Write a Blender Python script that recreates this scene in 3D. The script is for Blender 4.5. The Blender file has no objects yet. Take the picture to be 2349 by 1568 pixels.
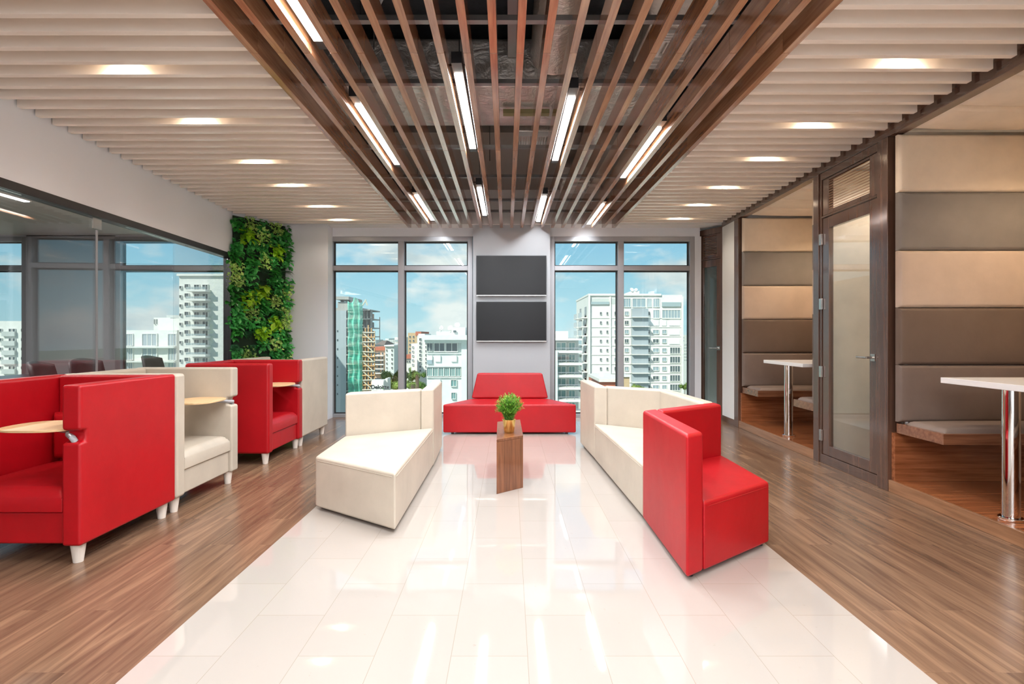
import bpy, bmesh, math, random
from mathutils import Vector, Matrix
random.seed(7)
sc = bpy.context.scene
COL = sc.collection
PI = math.pi

# ---------------------------------------------------------------- camera
F, VX, VY, H = 1205.0, 1168.0, 770.0, 1.253
cd = bpy.data.cameras.new('camera'); cam = bpy.data.objects.new('camera', cd); COL.objects.link(cam)
cam.location = (0, 0, H); cam.rotation_euler = (PI/2, 0, 0)
cd.sensor_width = 36; cd.lens = 36*F/2349
cd.shift_x = (1174.5-VX)/2349; cd.shift_y = -(784-VY)/2349
cd.clip_start = 0.05; cd.clip_end = 3000
sc.camera = cam
sc.view_settings.view_transform = 'Standard'; sc.view_settings.look = 'None'
sc.view_settings.gamma = 1.0; sc.view_settings.use_curve_mapping = False
sc.view_settings.exposure = 0.74

LIN_W, SPOT_W, BOOTH_W, FILL_W = 20.0, 14.0, 44.0, 11.0

# ---------------------------------------------------------------- node helpers
def newmat(name):
    m = bpy.data.materials.new(name); m.use_nodes = True
    nt = m.node_tree; nt.nodes.clear()
    out = nt.nodes.new('ShaderNodeOutputMaterial')
    return m, nt, out
def N(nt, t, **kw):
    n = nt.nodes.new(t)
    for k, v in kw.items():
        if k.startswith('i_'):
            n.inputs[k[2:].replace('_', ' ')].default_value = v
        else: setattr(n, k, v)
    return n
def L(nt, a, b): nt.links.new(a, b)
def bsdf(nt, out, col=(.8,.8,.8), rough=.5, metal=0., spec=.5, **kw):
    b = nt.nodes.new('ShaderNodeBsdfPrincipled')
    b.inputs['Base Color'].default_value = (*col, 1)
    b.inputs['Roughness'].default_value = rough
    b.inputs['Metallic'].default_value = metal
    b.inputs['Specular IOR Level'].default_value = spec
    L(nt, b.outputs[0], out.inputs[0]); return b
def ramp(nt, cols, pos=None):
    r = nt.nodes.new('ShaderNodeValToRGB'); e = r.color_ramp.elements
    while len(e) < len(cols): e.new(0.5)
    for i, c in enumerate(cols):
        e[i].position = pos[i] if pos else i/(len(cols)-1); e[i].color = (*c, 1)
    return r
def noise(nt, vec, scale=5, detail=4, rough=.55):
    n = N(nt, 'ShaderNodeTexNoise'); n.inputs['Scale'].default_value = scale
    n.inputs['Detail'].default_value = detail; n.inputs['Roughness'].default_value = rough
    if vec is not None: L(nt, vec, n.inputs['Vector'])
    return n
def coords(nt, kind='Object', scale=(1,1,1), loc=(0,0,0), rnd=False):
    tc = N(nt, 'ShaderNodeTexCoord'); mp = N(nt, 'ShaderNodeMapping')
    mp.inputs['Scale'].default_value = scale; mp.inputs['Location'].default_value = loc
    src = tc.outputs[kind]
    if rnd:
        oi = N(nt, 'ShaderNodeObjectInfo'); ml = N(nt, 'ShaderNodeMath', operation='MULTIPLY'); ml.inputs[1].default_value = 37.0
        L(nt, oi.outputs['Random'], ml.inputs[0])
        va = N(nt, 'ShaderNodeVectorMath', operation='ADD'); L(nt, src, va.inputs[0]); L(nt, ml.outputs[0], va.inputs[1]); src = va.outputs[0]
    L(nt, src, mp.inputs['Vector']); return mp.outputs[0]
def bump(nt, b, h, strength=.2, dist=.01):
    bp = N(nt, 'ShaderNodeBump'); bp.inputs['Strength'].default_value = strength; bp.inputs['Distance'].default_value = dist
    L(nt, h, bp.inputs['Height']); L(nt, bp.outputs[0], b.inputs['Normal']); return bp

# ---------------------------------------------------------------- sky + sun
w = bpy.data.worlds.new('sky'); sc.world = w; w.use_nodes = True
nt = w.node_tree; nt.nodes.clear()
wo = nt.nodes.new('ShaderNodeOutputWorld'); bg = nt.nodes.new('ShaderNodeBackground')
tc = N(nt, 'ShaderNodeTexCoord'); sp = N(nt, 'ShaderNodeSeparateXYZ'); L(nt, tc.outputs['Generated'], sp.inputs[0])
grad = ramp(nt, [(.60,.86,.93), (.42,.74,.90), (.22,.54,.84), (.10,.30,.66)], [0.0, .10, .26, .7]); L(nt, sp.outputs['Z'], grad.inputs[0])
mp = N(nt, 'ShaderNodeMapping'); mp.inputs['Scale'].default_value = (1, 1, 2.1); mp.inputs['Location'].default_value = (.35, .2, .11)
L(nt, tc.outputs['Generated'], mp.inputs['Vector'])
n1 = noise(nt, mp.outputs[0], 6.5, 9, .52)
cr = ramp(nt, [(0,0,0), (.45,.45,.45), (.97,.97,.97)], [.46, .52, .60]); L(nt, n1.outputs[0], cr.inputs[0])
n2 = noise(nt, mp.outputs[0], 9, 6, .55)
cc = ramp(nt, [(.66,.74,.78), (1.0,1.0,.98)], [.36, .56]); L(nt, n2.outputs[0], cc.inputs[0])
mx = N(nt, 'ShaderNodeMixRGB'); L(nt, cr.outputs[0], mx.inputs[0]); L(nt, grad.outputs[0], mx.inputs[1]); L(nt, cc.outputs[0], mx.inputs[2])
L(nt, mx.outputs[0], bg.inputs[0]); bg.inputs[1].default_value = .61
L(nt, bg.outputs[0], wo.inputs[0])
sl = bpy.data.lights.new('sun', 'SUN'); sl.energy = 3.4; sl.angle = .01; sl.color = (1, .95, .86)
so = bpy.data.objects.new('sun', sl); COL.objects.link(so)
so.rotation_euler = Vector((.55, .75, -.75)).to_track_quat('-Z', 'Y').to_euler()

# ---------------------------------------------------------------- geometry helpers
WL = {}
def meta(o, label=None, cat=None, group=None, kind=None):
    if label: o['label'] = label
    if cat: o['category'] = cat
    if group: o['group'] = group
    if kind: o['kind'] = kind
    return o
def thing(name, label, cat, loc=(0,0,0), group=None, rz=0, local=False, kind=None):
    o = bpy.data.objects.new(name, None); COL.objects.link(o); o.location = loc; o.rotation_euler = (0,0,rz)
    o.empty_display_size = .1
    WL[o] = Vector((0,0,0)) if local else Vector(loc)
    return meta(o, label, cat, group, kind)
class MB:
    def __init__(s, tf=None): s.v = []; s.f = []; s.tf = tf; s.sm = False
    def add(s, vs, fs):
        k = len(s.v); s.v += [tuple(p) for p in vs]; s.f += [tuple(i+k for i in f) for f in fs]; return s
    def box(s, x0, x1, y0, y1, z0, z1):
        return s.add([(x0,y0,z0),(x1,y0,z0),(x1,y1,z0),(x0,y1,z0),(x0,y0,z1),(x1,y0,z1),(x1,y1,z1),(x0,y1,z1)],
                     [(0,3,2,1),(4,5,6,7),(0,1,5,4),(1,2,6,5),(2,3,7,6),(3,0,4,7)])
    def prism(s, poly, z0, z1, top=None):
        n = len(poly); top = top or poly
        a = sum(poly[i][0]*poly[(i+1)%n][1]-poly[(i+1)%n][0]*poly[i][1] for i in range(n))
        if a < 0: poly = poly[::-1]; top = top[::-1]
        vs = [(x,y,z0) for x,y in poly]+[(x,y,z1) for x,y in top]
        return s.add(vs, [tuple(range(n-1,-1,-1)), tuple(range(n,2*n))]+[(i,(i+1)%n,n+(i+1)%n,n+i) for i in range(n)])
    def extr(s, poly, axis, a, b):      # polygon in the other two axes, extruded along axis
        n = len(poly)
        def P(u, v, t): return (t,u,v) if axis == 'x' else (u,t,v)
        vs = [P(u,v,a) for u,v in poly]+[P(u,v,b) for u,v in poly]
        return s.add(vs, [tuple(range(n)), tuple(range(2*n-1,n-1,-1))]+[(i,n+i,n+(i+1)%n,(i+1)%n) for i in range(n)])
    def cyl(s, c, z0, z1, r0, r1=None, n=24):
        r1 = r0 if r1 is None else r1
        vs = [(c[0]+r0*math.cos(2*PI*i/n), c[1]+r0*math.sin(2*PI*i/n), z0) for i in range(n)]
        vs += [(c[0]+r1*math.cos(2*PI*i/n), c[1]+r1*math.sin(2*PI*i/n), z1) for i in range(n)]
        s.sm = True
        return s.add(vs, [tuple(range(n-1,-1,-1)), tuple(range(n,2*n))]+[(i,(i+1)%n,n+(i+1)%n,n+i) for i in range(n)])
    def lathe(s, c, prof, n=24):
        k = len(prof); vs = []
        for i in range(n):
            a = 2*PI*i/n
            vs += [(c[0]+r*math.cos(a), c[1]+r*math.sin(a), c[2]+z) for r, z in prof]
        fs = [(i*k+j, ((i+1)%n)*k+j, ((i+1)%n)*k+j+1, i*k+j+1) for i in range(n) for j in range(k-1)]
        s.sm = True
        return s.add(vs, fs)
    def tube(s, pts, r, n=8):
        pts = [Vector(p) for p in pts]; rings = []
        for i, p in enumerate(pts):
            d = (pts[min(i+1,len(pts)-1)]-pts[max(i-1,0)]).normalized()
            u = d.orthogonal().normalized() if i == 0 else (u-d*u.dot(d)).normalized()
            q = d.cross(u); rr = r[i] if isinstance(r, (list,tuple)) else r
            rings.append([p+(u*math.cos(2*PI*j/n)+q*math.sin(2*PI*j/n))*rr for j in range(n)])
        vs = [v for R in rings for v in R]; m = len(pts)
        fs = [(i*n+j, i*n+(j+1)%n, (i+1)*n+(j+1)%n, (i+1)*n+j) for i in range(m-1) for j in range(n)]
        fs += [tuple(range(n-1,-1,-1)), tuple(range((m-1)*n, m*n))]
        s.sm = True
        return s.add(vs, fs)
    def pad(s, x0, x1, y0, y1, z0, z1, crown=.02, axis='z+', n=8, r=.03):
        # box whose chosen face is a bulged cushion surface with rounded border
        lo = (x0,y0,z0); hi = (x1,y1,z1); ax = 'xyz'.index(axis[0]); sg = 1 if axis[1] == '+' else -1
        a, b = [i for i in range(3) if i != ax]
        def prof(t, ln):
            t = abs(t); e = (1-t)*ln/2
            edge = 1-(max(0, 1-e/r))**2 if e < r else 1
            return edge, 1-t**2.5
        m = n*2
        us = sorted(set([-1, 1]+[-1+2*i/m for i in range(m+1)]+[k*(1-2*q*r/(hi[a]-lo[a])) for k in (-1,1) for q in (.1,.3,.6,1)]))
        ws = sorted(set([-1, 1]+[-1+2*i/m for i in range(m+1)]+[k*(1-2*q*r/(hi[b]-lo[b])) for k in (-1,1) for q in (.1,.3,.6,1)]))
        vs = []; nu, nw = len(us), len(ws)
        for u in us:
            for w_ in ws:
                e1, c1 = prof(u, hi[a]-lo[a]); e2, c2 = prof(w_, hi[b]-lo[b])
                h = -r*(1-min(e1, e2)) + crown*c1*c2
                p = [0,0,0]; p[a] = (lo[a]+hi[a])/2+u*(hi[a]-lo[a])/2; p[b] = (lo[b]+hi[b])/2+w_*(hi[b]-lo[b])/2
                p[ax] = (hi[ax]+h) if sg > 0 else (lo[ax]-h)
                vs.append(tuple(p))
        base = len(vs)
        for (u, w_) in ((0,0),(nu-1,0),(nu-1,nw-1),(0,nw-1)):
            p = list(vs[u*nw+w_]); p[ax] = lo[ax] if sg > 0 else hi[ax]; vs.append(tuple(p))
        fs = []
        flip = (ax == 1) != (sg < 0)
        for i in range(nu-1):
            for j in range(nw-1):
                q = (i*nw+j, (i+1)*nw+j, (i+1)*nw+j+1, i*nw+j+1)
                fs.append(q[::-1] if flip else q)
        e = [[i*nw for i in range(nu)], [(nu-1)*nw+j for j in range(nw)], [i*nw+nw-1 for i in range(nu-1,-1,-1)], [j for j in range(nw-1,-1,-1)]]
        for k in range(4):
            f = [base+k, base+(k+1)%4]+e[k][::-1]
            fs.append(tuple(f[::-1]) if flip else tuple(f))
        bf = (base+3, base+2, base+1, base)
        fs.append(bf[::-1] if flip else bf)
        s.sm = True
        return s.add(vs, fs)
    def build(s, name, mat, parent=None, bevel=0, seg=2, label=None, cat=None, group=None, kind=None, smooth=None, origin=None):
        vs = [Vector(s.tf(*p)) if s.tf else Vector(p) for p in s.v]
        mn = [min(p[i] for p in vs) for i in range(3)]; mxx = [max(p[i] for p in vs) for i in range(3)]
        o0 = Vector(origin) if origin else Vector(((mn[0]+mxx[0])/2, (mn[1]+mxx[1])/2, mn[2]))
        me = bpy.data.meshes.new(name)
        me.from_pydata([tuple(p-o0) for p in vs], [], s.f); me.update()
        bm = bmesh.new(); bm.from_mesh(me); bmesh.ops.recalc_face_normals(bm, faces=bm.faces)
        bm.to_mesh(me); bm.free()
        for m_ in (mat if isinstance(mat, (list, tuple)) else [mat]): me.materials.append(m_)
        ob = bpy.data.objects.new(name, me); COL.objects.link(ob); WL[ob] = o0
        if parent:
            ob.parent = parent; ob.location = o0-WL[parent]
        else: ob.location = o0
        if s.sm if smooth is None else smooth or bevel:
            for p in me.polygons: p.use_smooth = True
            me.set_sharp_from_angle(angle=math.radians(38))
        if bevel:
            md = ob.modifiers.new('bevel', 'BEVEL'); md.width = bevel; md.segments = seg; md.limit_method = 'ANGLE'; md.angle_limit = math.radians(40)
            md.harden_normals = True
            for p in me.polygons: p.use_smooth = True
        return meta(ob, label, cat, group, kind)
def B(*a, tf=None): return MB(tf).box(*a)
def copy_tree(o, parent=None):
    c = o.copy(); COL.objects.link(c)
    if parent: c.parent = parent
    for ch in list(o.children): copy_tree(ch, c)
    return c
def struct(mb, name, mat, bevel=0, parent=None): return mb.build(name, mat, parent, bevel=bevel, kind='structure')
ORD = 'first second third fourth fifth sixth seventh eighth ninth tenth eleventh twelfth thirteenth fourteenth fifteenth sixteenth seventeenth eighteenth nineteenth twentieth'.split()
def ordn(k):
    if k <= 20: return ORD[k-1]
    t = {2:'twenty',3:'thirty',4:'forty'}[k//10]
    return (t[:-1]+'ieth') if k % 10 == 0 else t+'-'+ORD[k % 10-1]

# ---------------------------------------------------------------- materials
def simple(name, col, rough=.5, metal=0, spec=.5, nscale=None, nstr=.1, ndist=.002, var=0):
    m, nt, out = newmat(name); b = bsdf(nt, out, col, rough, metal, spec)
    v = coords(nt)
    n = noise(nt, v, nscale or 30, 4)
    if var:
        r = ramp(nt, [tuple(c*(1-var) for c in col), tuple(min(1, c*(1+var)) for c in col)], [.3, .7]); 
        n3 = noise(nt, v, 3, 3); L(nt, n3.outputs[0], r.inputs[0]); L(nt, r.outputs[0], b.inputs['Base Color'])
    if nscale: bump(nt, b, n.outputs[0], nstr, ndist)
    return m
def leather(name, col, rough=.38, spec=.45):
    m, nt, out = newmat(name); b = bsdf(nt, out, col, rough, 0, spec)
    v = coords(nt, rnd=True)
    n0 = noise(nt, v, 2.5, 5, .6); r = ramp(nt, [tuple(c*.90 for c in col), tuple(min(1, c*1.05) for c in col)], [.35,.65])
    L(nt, n0.outputs[0], r.inputs[0]); L(nt, r.outputs[0], b.inputs['Base Color'])
    n1 = noise(nt, v, 260, 3, .6); n2 = noise(nt, v, 7, 3, .5)
    ad = N(nt, 'ShaderNodeMath', operation='MULTIPLY_ADD'); L(nt, n2.outputs[0], ad.inputs[0]); ad.inputs[1].default_value = 6; L(nt, n1.outputs[0], ad.inputs[2])
    bump(nt, b, ad.outputs[0], .35, .0012)
    return m
def wood(name, c1, c2, axis='z', rough=.3, scale=1., spec=.5, coat=0.):
    s = {'x':(1.2,22,22), 'y':(22,1.2,22), 'z':(22,22,1.2)}[axis]
    m, nt, out = newmat(name); b = bsdf(nt, out, c1, rough, 0, spec)
    v = coords(nt, scale=tuple(k*scale for k in s), rnd=True)
    n = noise(nt, v, 1.6, 6, .62); r = ramp(nt, [c1, tuple((p+q)/2 for p, q in zip(c1, c2)), c2], [.33, .5, .68]); L(nt, n.outputs[0], r.inputs[0])
    n2 = noise(nt, coords(nt, scale=tuple(k*.12 for k in s), rnd=True), 2, 3)
    hs = N(nt, 'ShaderNodeHueSaturation'); mr = N(nt, 'ShaderNodeMapRange'); mr.inputs['To Min'].default_value = .78; mr.inputs['To Max'].default_value = 1.22
    L(nt, n2.outputs[0], mr.inputs[0]); L(nt, mr.outputs[0], hs.inputs['Value']); L(nt, r.outputs[0], hs.inputs['Color']); L(nt, hs.outputs[0], b.inputs['Base Color'])
    b.inputs['Coat Weight'].default_value = coat; b.inputs['Coat Roughness'].default_value = .12; b.inputs['Coat IOR'].default_value = 1.9
    bump(nt, b, n.outputs[0], .12, .002); return m
def emit(name, col, st):
    m, nt, out = newmat(name); e = N(nt, 'ShaderNodeEmission'); e.inputs[0].default_value = (*col,1); e.inputs[1].default_value = st
    L(nt, e.outputs[0], out.inputs[0]); return m
def glass(name, tint, refl, rough=.0, ior=1.5):
    m, nt, out = newmat(name)
    t = N(nt, 'ShaderNodeBsdfTransparent'); t.inputs[0].default_value = (*tint,1)
    g = N(nt, 'ShaderNodeBsdfGlossy'); g.inputs['Roughness'].default_value = rough
    lw = N(nt, 'ShaderNodeLayerWeight'); lw.inputs[0].default_value = .5      # facing term, same from both sides of the pane
    pw = N(nt, 'ShaderNodeMath', operation='POWER'); pw.inputs[1].default_value = 4.5; L(nt, lw.outputs['Facing'], pw.inputs[0])
    fr = N(nt, 'ShaderNodeMath', operation='MULTIPLY_ADD'); fr.inputs[1].default_value = .94; fr.inputs[2].default_value = .045; L(nt, pw.outputs[0], fr.inputs[0])
    ml = N(nt, 'ShaderNodeMath', operation='MULTIPLY'); ml.inputs[1].default_value = refl; ml.use_clamp = True; L(nt, fr.outputs[0], ml.inputs[0])
    ms = N(nt, 'ShaderNodeMixShader'); L(nt, ml.outputs[0], ms.inputs[0]); L(nt, t.outputs[0], ms.inputs[1]); L(nt, g.outputs[0], ms.inputs[2])
    L(nt, ms.outputs[0], out.inputs[0]); return m

M_wall = simple('painted_wall', (.84,.87,.91), .7, nscale=180, nstr=.08)
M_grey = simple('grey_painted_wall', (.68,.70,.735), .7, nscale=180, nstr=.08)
M_white = simple('white_paint', (.80,.79,.77), .6)
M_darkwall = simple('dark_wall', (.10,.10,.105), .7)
M_slat = simple('cream_slat', (.88,.79,.70), .22, nscale=300, nstr=.05)
M_slab = simple('dark_slab', (.055,.06,.068), .8, nscale=12, nstr=.6, ndist=.02, var=.3)
M_steel = simple('galvanised_steel', (.28,.27,.26), .4, .8)
M_black = simple('black_metal', (.02,.02,.022), .35)
M_alu = simple('grey_aluminium', (.36,.365,.385), .38, .35)
M_chrome = simple('chrome', (.82,.80,.78), .06, 1.)
M_nickel = simple('brushed_nickel', (.62,.60,.57), .25, 1.)
M_brass = simple('brass', (.83,.58,.20), .25, 1.)
M_lam = simple('white_laminate', (.86,.85,.84), .22)
M_gasket = simple('dark_gasket', (.03,.03,.03), .6)
M_red = leather('red_leather', (.40,.002,.007), .40, .42)
M_cream = leather('cream_leather', (.52,.455,.37), .42, .4)
M_band = {k: leather(n, c, .5, .3) for k, n, c in (('cream','cream_upholstery',(.80,.68,.54)), ('grey','taupe_upholstery',(.22,.20,.185)), ('mid','fawn_upholstery',(.55,.44,.355)),
          ('dark','brown_upholstery',(.155,.11,.085)), ('seat','mole_upholstery',(.20,.15,.125)), ('ceil','ivory_upholstery',(.84,.74,.62)))}
M_slatwood = wood('walnut_slat', (.27,.115,.055), (.50,.25,.13), 'y', .24, coat=.8)
M_post = wood('dark_timber', (.075,.036,.024), (.125,.064,.042), 'z', .2, scale=.6, coat=.7)
M_posty = wood('dark_timber_rail', (.075,.036,.024), (.125,.064,.042), 'y', .2, scale=.6, coat=.7)
M_booth = wood('red_timber_floor', (.20,.058,.020), (.42,.15,.058), 'x', .22, coat=.3)
M_bench = wood('bench_timber', (.14,.05,.024), (.28,.12,.06), 'x', .25, coat=.5)
M_curb = wood('curb_timber', (.22,.10,.045), (.38,.19,.095), 'y', .3, coat=.3)
M_table = wood('table_timber', (.12,.038,.014), (.27,.10,.042), 'z', .3, coat=.3)
M_tablet = wood('pale_oak', (.62,.40,.20), (.74,.52,.29), 'x', .4)
M_leg = wood('whitened_wood', (.66,.58,.50), (.76,.69,.62), 'z', .45)
M_light = emit('light_diffuser', (1,.93,.85), 14)
M_fill = emit('fill_diffuser', (1,.97,.94), 8)
M_spotlens = emit('lamp_lens', (1,.86,.66), 30)
M_glass = glass('window_glass', (.93,.98,.97), 1.0)
M_doorglass = glass('door_glass', (.96,.97,.96), 1.3)
M_doorglass2 = glass('far_door_glass', (.93,.97,.96), 1.5)
M_part = glass('partition_glass', (.95,.96,.965), 1.5)
def foil():
    m, nt, out = newmat('foil_insulation'); b = bsdf(nt, out, (.88,.82,.76), .28, .9)
    v = coords(nt); n = noise(nt, v, 5, 8, .6); n.inputs['Distortion'].default_value = 2.5; vo = N(nt, 'ShaderNodeTexVoronoi'); vo.inputs['Scale'].default_value = 42; L(nt, v, vo.inputs['Vector'])
    ad = N(nt, 'ShaderNodeMath', operation='ADD'); L(nt, n.outputs[0], ad.inputs[0]); v2 = N(nt, 'ShaderNodeMath', operation='MULTIPLY'); v2.inputs[1].default_value = .12; L(nt, vo.outputs[0], v2.inputs[0]); L(nt, v2.outputs[0], ad.inputs[1]); bump(nt, b, ad.outputs[0], .7, .022); return m
M_foil = foil()
def tilemat():
    m, nt, out = newmat('polished_stone_tiles'); b = bsdf(nt, out, (.85,.76,.68), .035, 0, .5)
    b.inputs['IOR'].default_value = 1.95
    tc = N(nt, 'ShaderNodeTexCoord'); sp = N(nt, 'ShaderNodeSeparateXYZ'); L(nt, tc.outputs['Object'], sp.inputs[0])
    cb = N(nt, 'ShaderNodeCombineXYZ'); L(nt, sp.outputs['Y'], cb.inputs['X']); L(nt, sp.outputs['X'], cb.inputs['Y'])
    mp = N(nt, 'ShaderNodeMapping'); mp.inputs['Location'].default_value = (30-2.657+.0, 30-.0724, 0); L(nt, cb.outputs[0], mp.inputs[0])
    br = N(nt, 'ShaderNodeTexBrick'); L(nt, mp.outputs[0], br.inputs['Vector'])
    br.offset = .5; br.inputs['Scale'].default_value = 1; br.inputs['Mortar Size'].default_value = .0011; br.inputs['Mortar Smooth'].default_value = .1
    br.inputs['Brick Width'].default_value = .6; br.inputs['Row Height'].default_value = .3
    br.inputs['Color1'].default_value = (.40,.358,.322,1); br.inputs['Color2'].default_value = (.415,.372,.335,1); br.inputs['Mortar'].default_value = (.30,.25,.205,1)
    n = noise(nt, tc.outputs['Object'], 26, 8, .7); r = ramp(nt, [(.78,.74,.70),(1,1,1)], [.26,.36]); L(nt, n.outputs[0], r.inputs[0])
    mu = N(nt, 'ShaderNodeMixRGB', blend_type='MULTIPLY'); mu.inputs[0].default_value = .8; L(nt, br.outputs[0], mu.inputs[1]); L(nt, r.outputs[0], mu.inputs[2])
    L(nt, mu.outputs[0], b.inputs['Base Color'])
    n2 = noise(nt, tc.outputs['Object'], 2.2, 2); bump(nt, b, n2.outputs[0], .05, .01)
    return m
def plankmat():
    m, nt, out = newmat('wood_plank_floor'); b = bsdf(nt, out, (.3,.16,.09), .3, 0, .5)
    tc = N(nt, 'ShaderNodeTexCoord'); sp = N(nt, 'ShaderNodeSeparateXYZ'); L(nt, tc.outputs['Object'], sp.inputs[0])
    cb = N(nt, 'ShaderNodeCombineXYZ'); L(nt, sp.outputs['Y'], cb.inputs['X']); L(nt, sp.outputs['X'], cb.inputs['Y'])
    mp = N(nt, 'ShaderNodeMapping'); mp.inputs['Location'].default_value = (30, 30, 0); L(nt, cb.outputs[0], mp.inputs[0])
    br = N(nt, 'ShaderNodeTexBrick'); L(nt, mp.outputs[0], br.inputs['Vector'])
    br.offset = .37; br.offset_frequency = 2; br.inputs['Scale'].default_value = 1; br.inputs['Mortar Size'].default_value = .0008
    br.inputs['Brick Width'].default_value = 1.2; br.inputs['Row Height'].default_value = .15
    br.inputs['Color1'].default_value = (0,0,0,1); br.inputs['Color2'].default_value = (1,1,1,1); br.inputs['Mortar'].default_value = (.4,.4,.4,1)
    # grain
    ml = N(nt, 'ShaderNodeVectorMath', operation='MULTIPLY_ADD'); L(nt, br.outputs[0], ml.inputs[0]); ml.inputs[1].default_value = (13,7,3); L(nt, tc.outputs['Object'], ml.inputs[2])
    mp2 = N(nt, 'ShaderNodeMapping'); mp2.inputs['Scale'].default_value = (14, .8, 1); L(nt, ml.outputs[0], mp2.inputs[0])
    n = noise(nt, mp2.outputs[0], 1.4, 9, .60); n.inputs['Distortion'].default_value = .7
    r = ramp(nt, [(.088,.045,.026), (.165,.090,.050), (.29,.168,.092)], [.28,.50,.76]); L(nt, n.outputs[0], r.inputs[0])
    mr = N(nt, 'ShaderNodeMapRange'); mr.inputs['To Min'].default_value = .88; mr.inputs['To Max'].default_value = 1.14; L(nt, br.outputs[0], mr.inputs[0])
    hs = N(nt, 'ShaderNodeHueSaturation'); L(nt, r.outputs[0], hs.inputs['Color']); L(nt, mr.outputs[0], hs.inputs['Value']); hs.inputs['Saturation'].default_value = .95
    L(nt, hs.outputs[0], b.inputs['Base Color']); bump(nt, b, n.outputs[0], .1, .003)
    b.inputs['Roughness'].default_value = .24
    return m

# ================================================================ SETTING
LX = lambda y: -3.379-.052*y               # line of the left wall
SH = lambda x, y, z: (2.955+.026*y+x, y, z) # the right wall runs slightly askew; x = depth behind its face
RX = lambda y: 2.955+.026*y
YB, YW, ZC = 7.86, 8.07, 2.91              # back wall face, window plane, underside of ceiling slats
Y0 = -3.4

fl = B(-1.42, 1.545, Y0, YW+.3, -.2, 0).build('floor', tilemat(), origin=(0,0,0), kind='structure')
pm = plankmat()
MB().prism([(-9.6,Y0),(-1.42,Y0),(-1.42,YW+.3),(-9.6,YW+.3)], -.2, 0).build('floor', pm, origin=(0,0,0), kind='structure')
MB().prism([(1.545,Y0),(4.6,Y0),(4.6,YW+.3),(1.545,YW+.3)], -.2, 0).build('floor', pm, origin=(0,0,0), kind='structure')

# left wall above the glass, diagonal corner, back wall, column
yl = 7.13
struct(MB().prism([(LX(Y0),Y0),(LX(yl),yl),(LX(yl)-.12,yl),(LX(Y0)-.12,Y0)], 2.366, 3.6), 'wall_left', M_wall)
struct(MB().prism([(LX(yl),yl),(-3.38,YB),(-3.38,YB+.2),(LX(yl)-.12,YB+.2),(LX(yl)-.12,yl)], 0, 3.6), 'wall_corner', M_wall)
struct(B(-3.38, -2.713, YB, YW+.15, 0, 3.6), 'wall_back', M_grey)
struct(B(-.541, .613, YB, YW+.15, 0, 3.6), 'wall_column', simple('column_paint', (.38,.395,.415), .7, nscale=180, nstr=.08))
struct(B(-2.713, -.541, YW, YW+.15, 2.78, 3.6), 'wall_header_left', M_grey)
struct(B(.613, 2.93, YW, YW+.15, 2.78, 3.6), 'wall_header_right', M_grey)
struct(MB().prism([(2.853,YW),(2.95,YW),(2.95,YW+.15),(2.853,YW+.15)], 0, 2.78), 'wall_back_right', M_grey)
struct(B(-9.6, 4.6, Y0-.1, Y0, 0, 3.9), 'wall_front', M_wall)
# right wall runs: plain stretch behind the camera, white stretch, outer shell
struct(MB(SH).box(0,.12,Y0,2.26,0,3.6), 'wall_right', M_white)
struct(MB(SH).box(0,.10,7.32,7.78,.085,2.88), 'wall_right', M_white)
struct(MB(SH).box(-.008,.10,7.32,7.78,0,.085), 'baseboard_right', M_posty)
struct(MB(SH).box(1.40,1.50,Y0,8.3,0,3.6), 'wall_right_outer', M_band['ceil'])
struct(MB(SH).box(.12,1.40,7.2,7.3,0,3.6), 'wall_right_end', M_white)
# ceilings
struct(MB().prism([(LX(Y0),Y0),(-1.50,Y0),(-1.50,YB),(-3.38,YB),(LX(yl),yl)], 3.03, 3.09), 'ceiling', M_slat)
struct(MB().prism([(1.59,Y0),(RX(Y0)+.06,Y0),(RX(YW)+.06,YW),(1.59,YW)], 3.03, 3.09), 'ceiling', M_slat)
struct(MB().prism([(-2.72,YB),(-1.6,YB),(-1.6,YW),(-2.72,YW)], 2.912, 3.09), 'ceiling_recess_left', M_white)
struct(MB().prism([(-1.6,7.80),(1.62,7.80),(1.62,YW),(-1.6,YW)], 2.912, 2.96), 'ceiling_recess', M_white)
struct(B(-4.2, 4.6, Y0, YW+.35, 3.72, 3.9), 'ceiling_slab', M_slab)
struct(B(1.63, 3.4, YB+.003, YW+.33, 2.912, 3.0), 'ceiling_recess_right', M_white)
struct(B(-1.60,-1.55,Y0,YB,3.091,3.72), 'ceiling_side_left', M_slab)
struct(B(1.64,1.69,Y0,YB,3.091,3.72), 'ceiling_side_right', M_slab)
struct(B(-1.6,1.62,7.80,7.86,2.96,3.72), 'ceiling_end', M_white)
struct(B(-1.6,1.62,5.6,7.80,3.42,3.72), 'ceiling_drop', simple('lit_slab', (.30,.27,.24), .8, nscale=12, nstr=.4, ndist=.01))  # light falling on the slab is put into this paler colour
struct(B(-1.6,1.62,5.0,5.3,3.38,3.72), 'ceiling_beam', M_slab)

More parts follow.
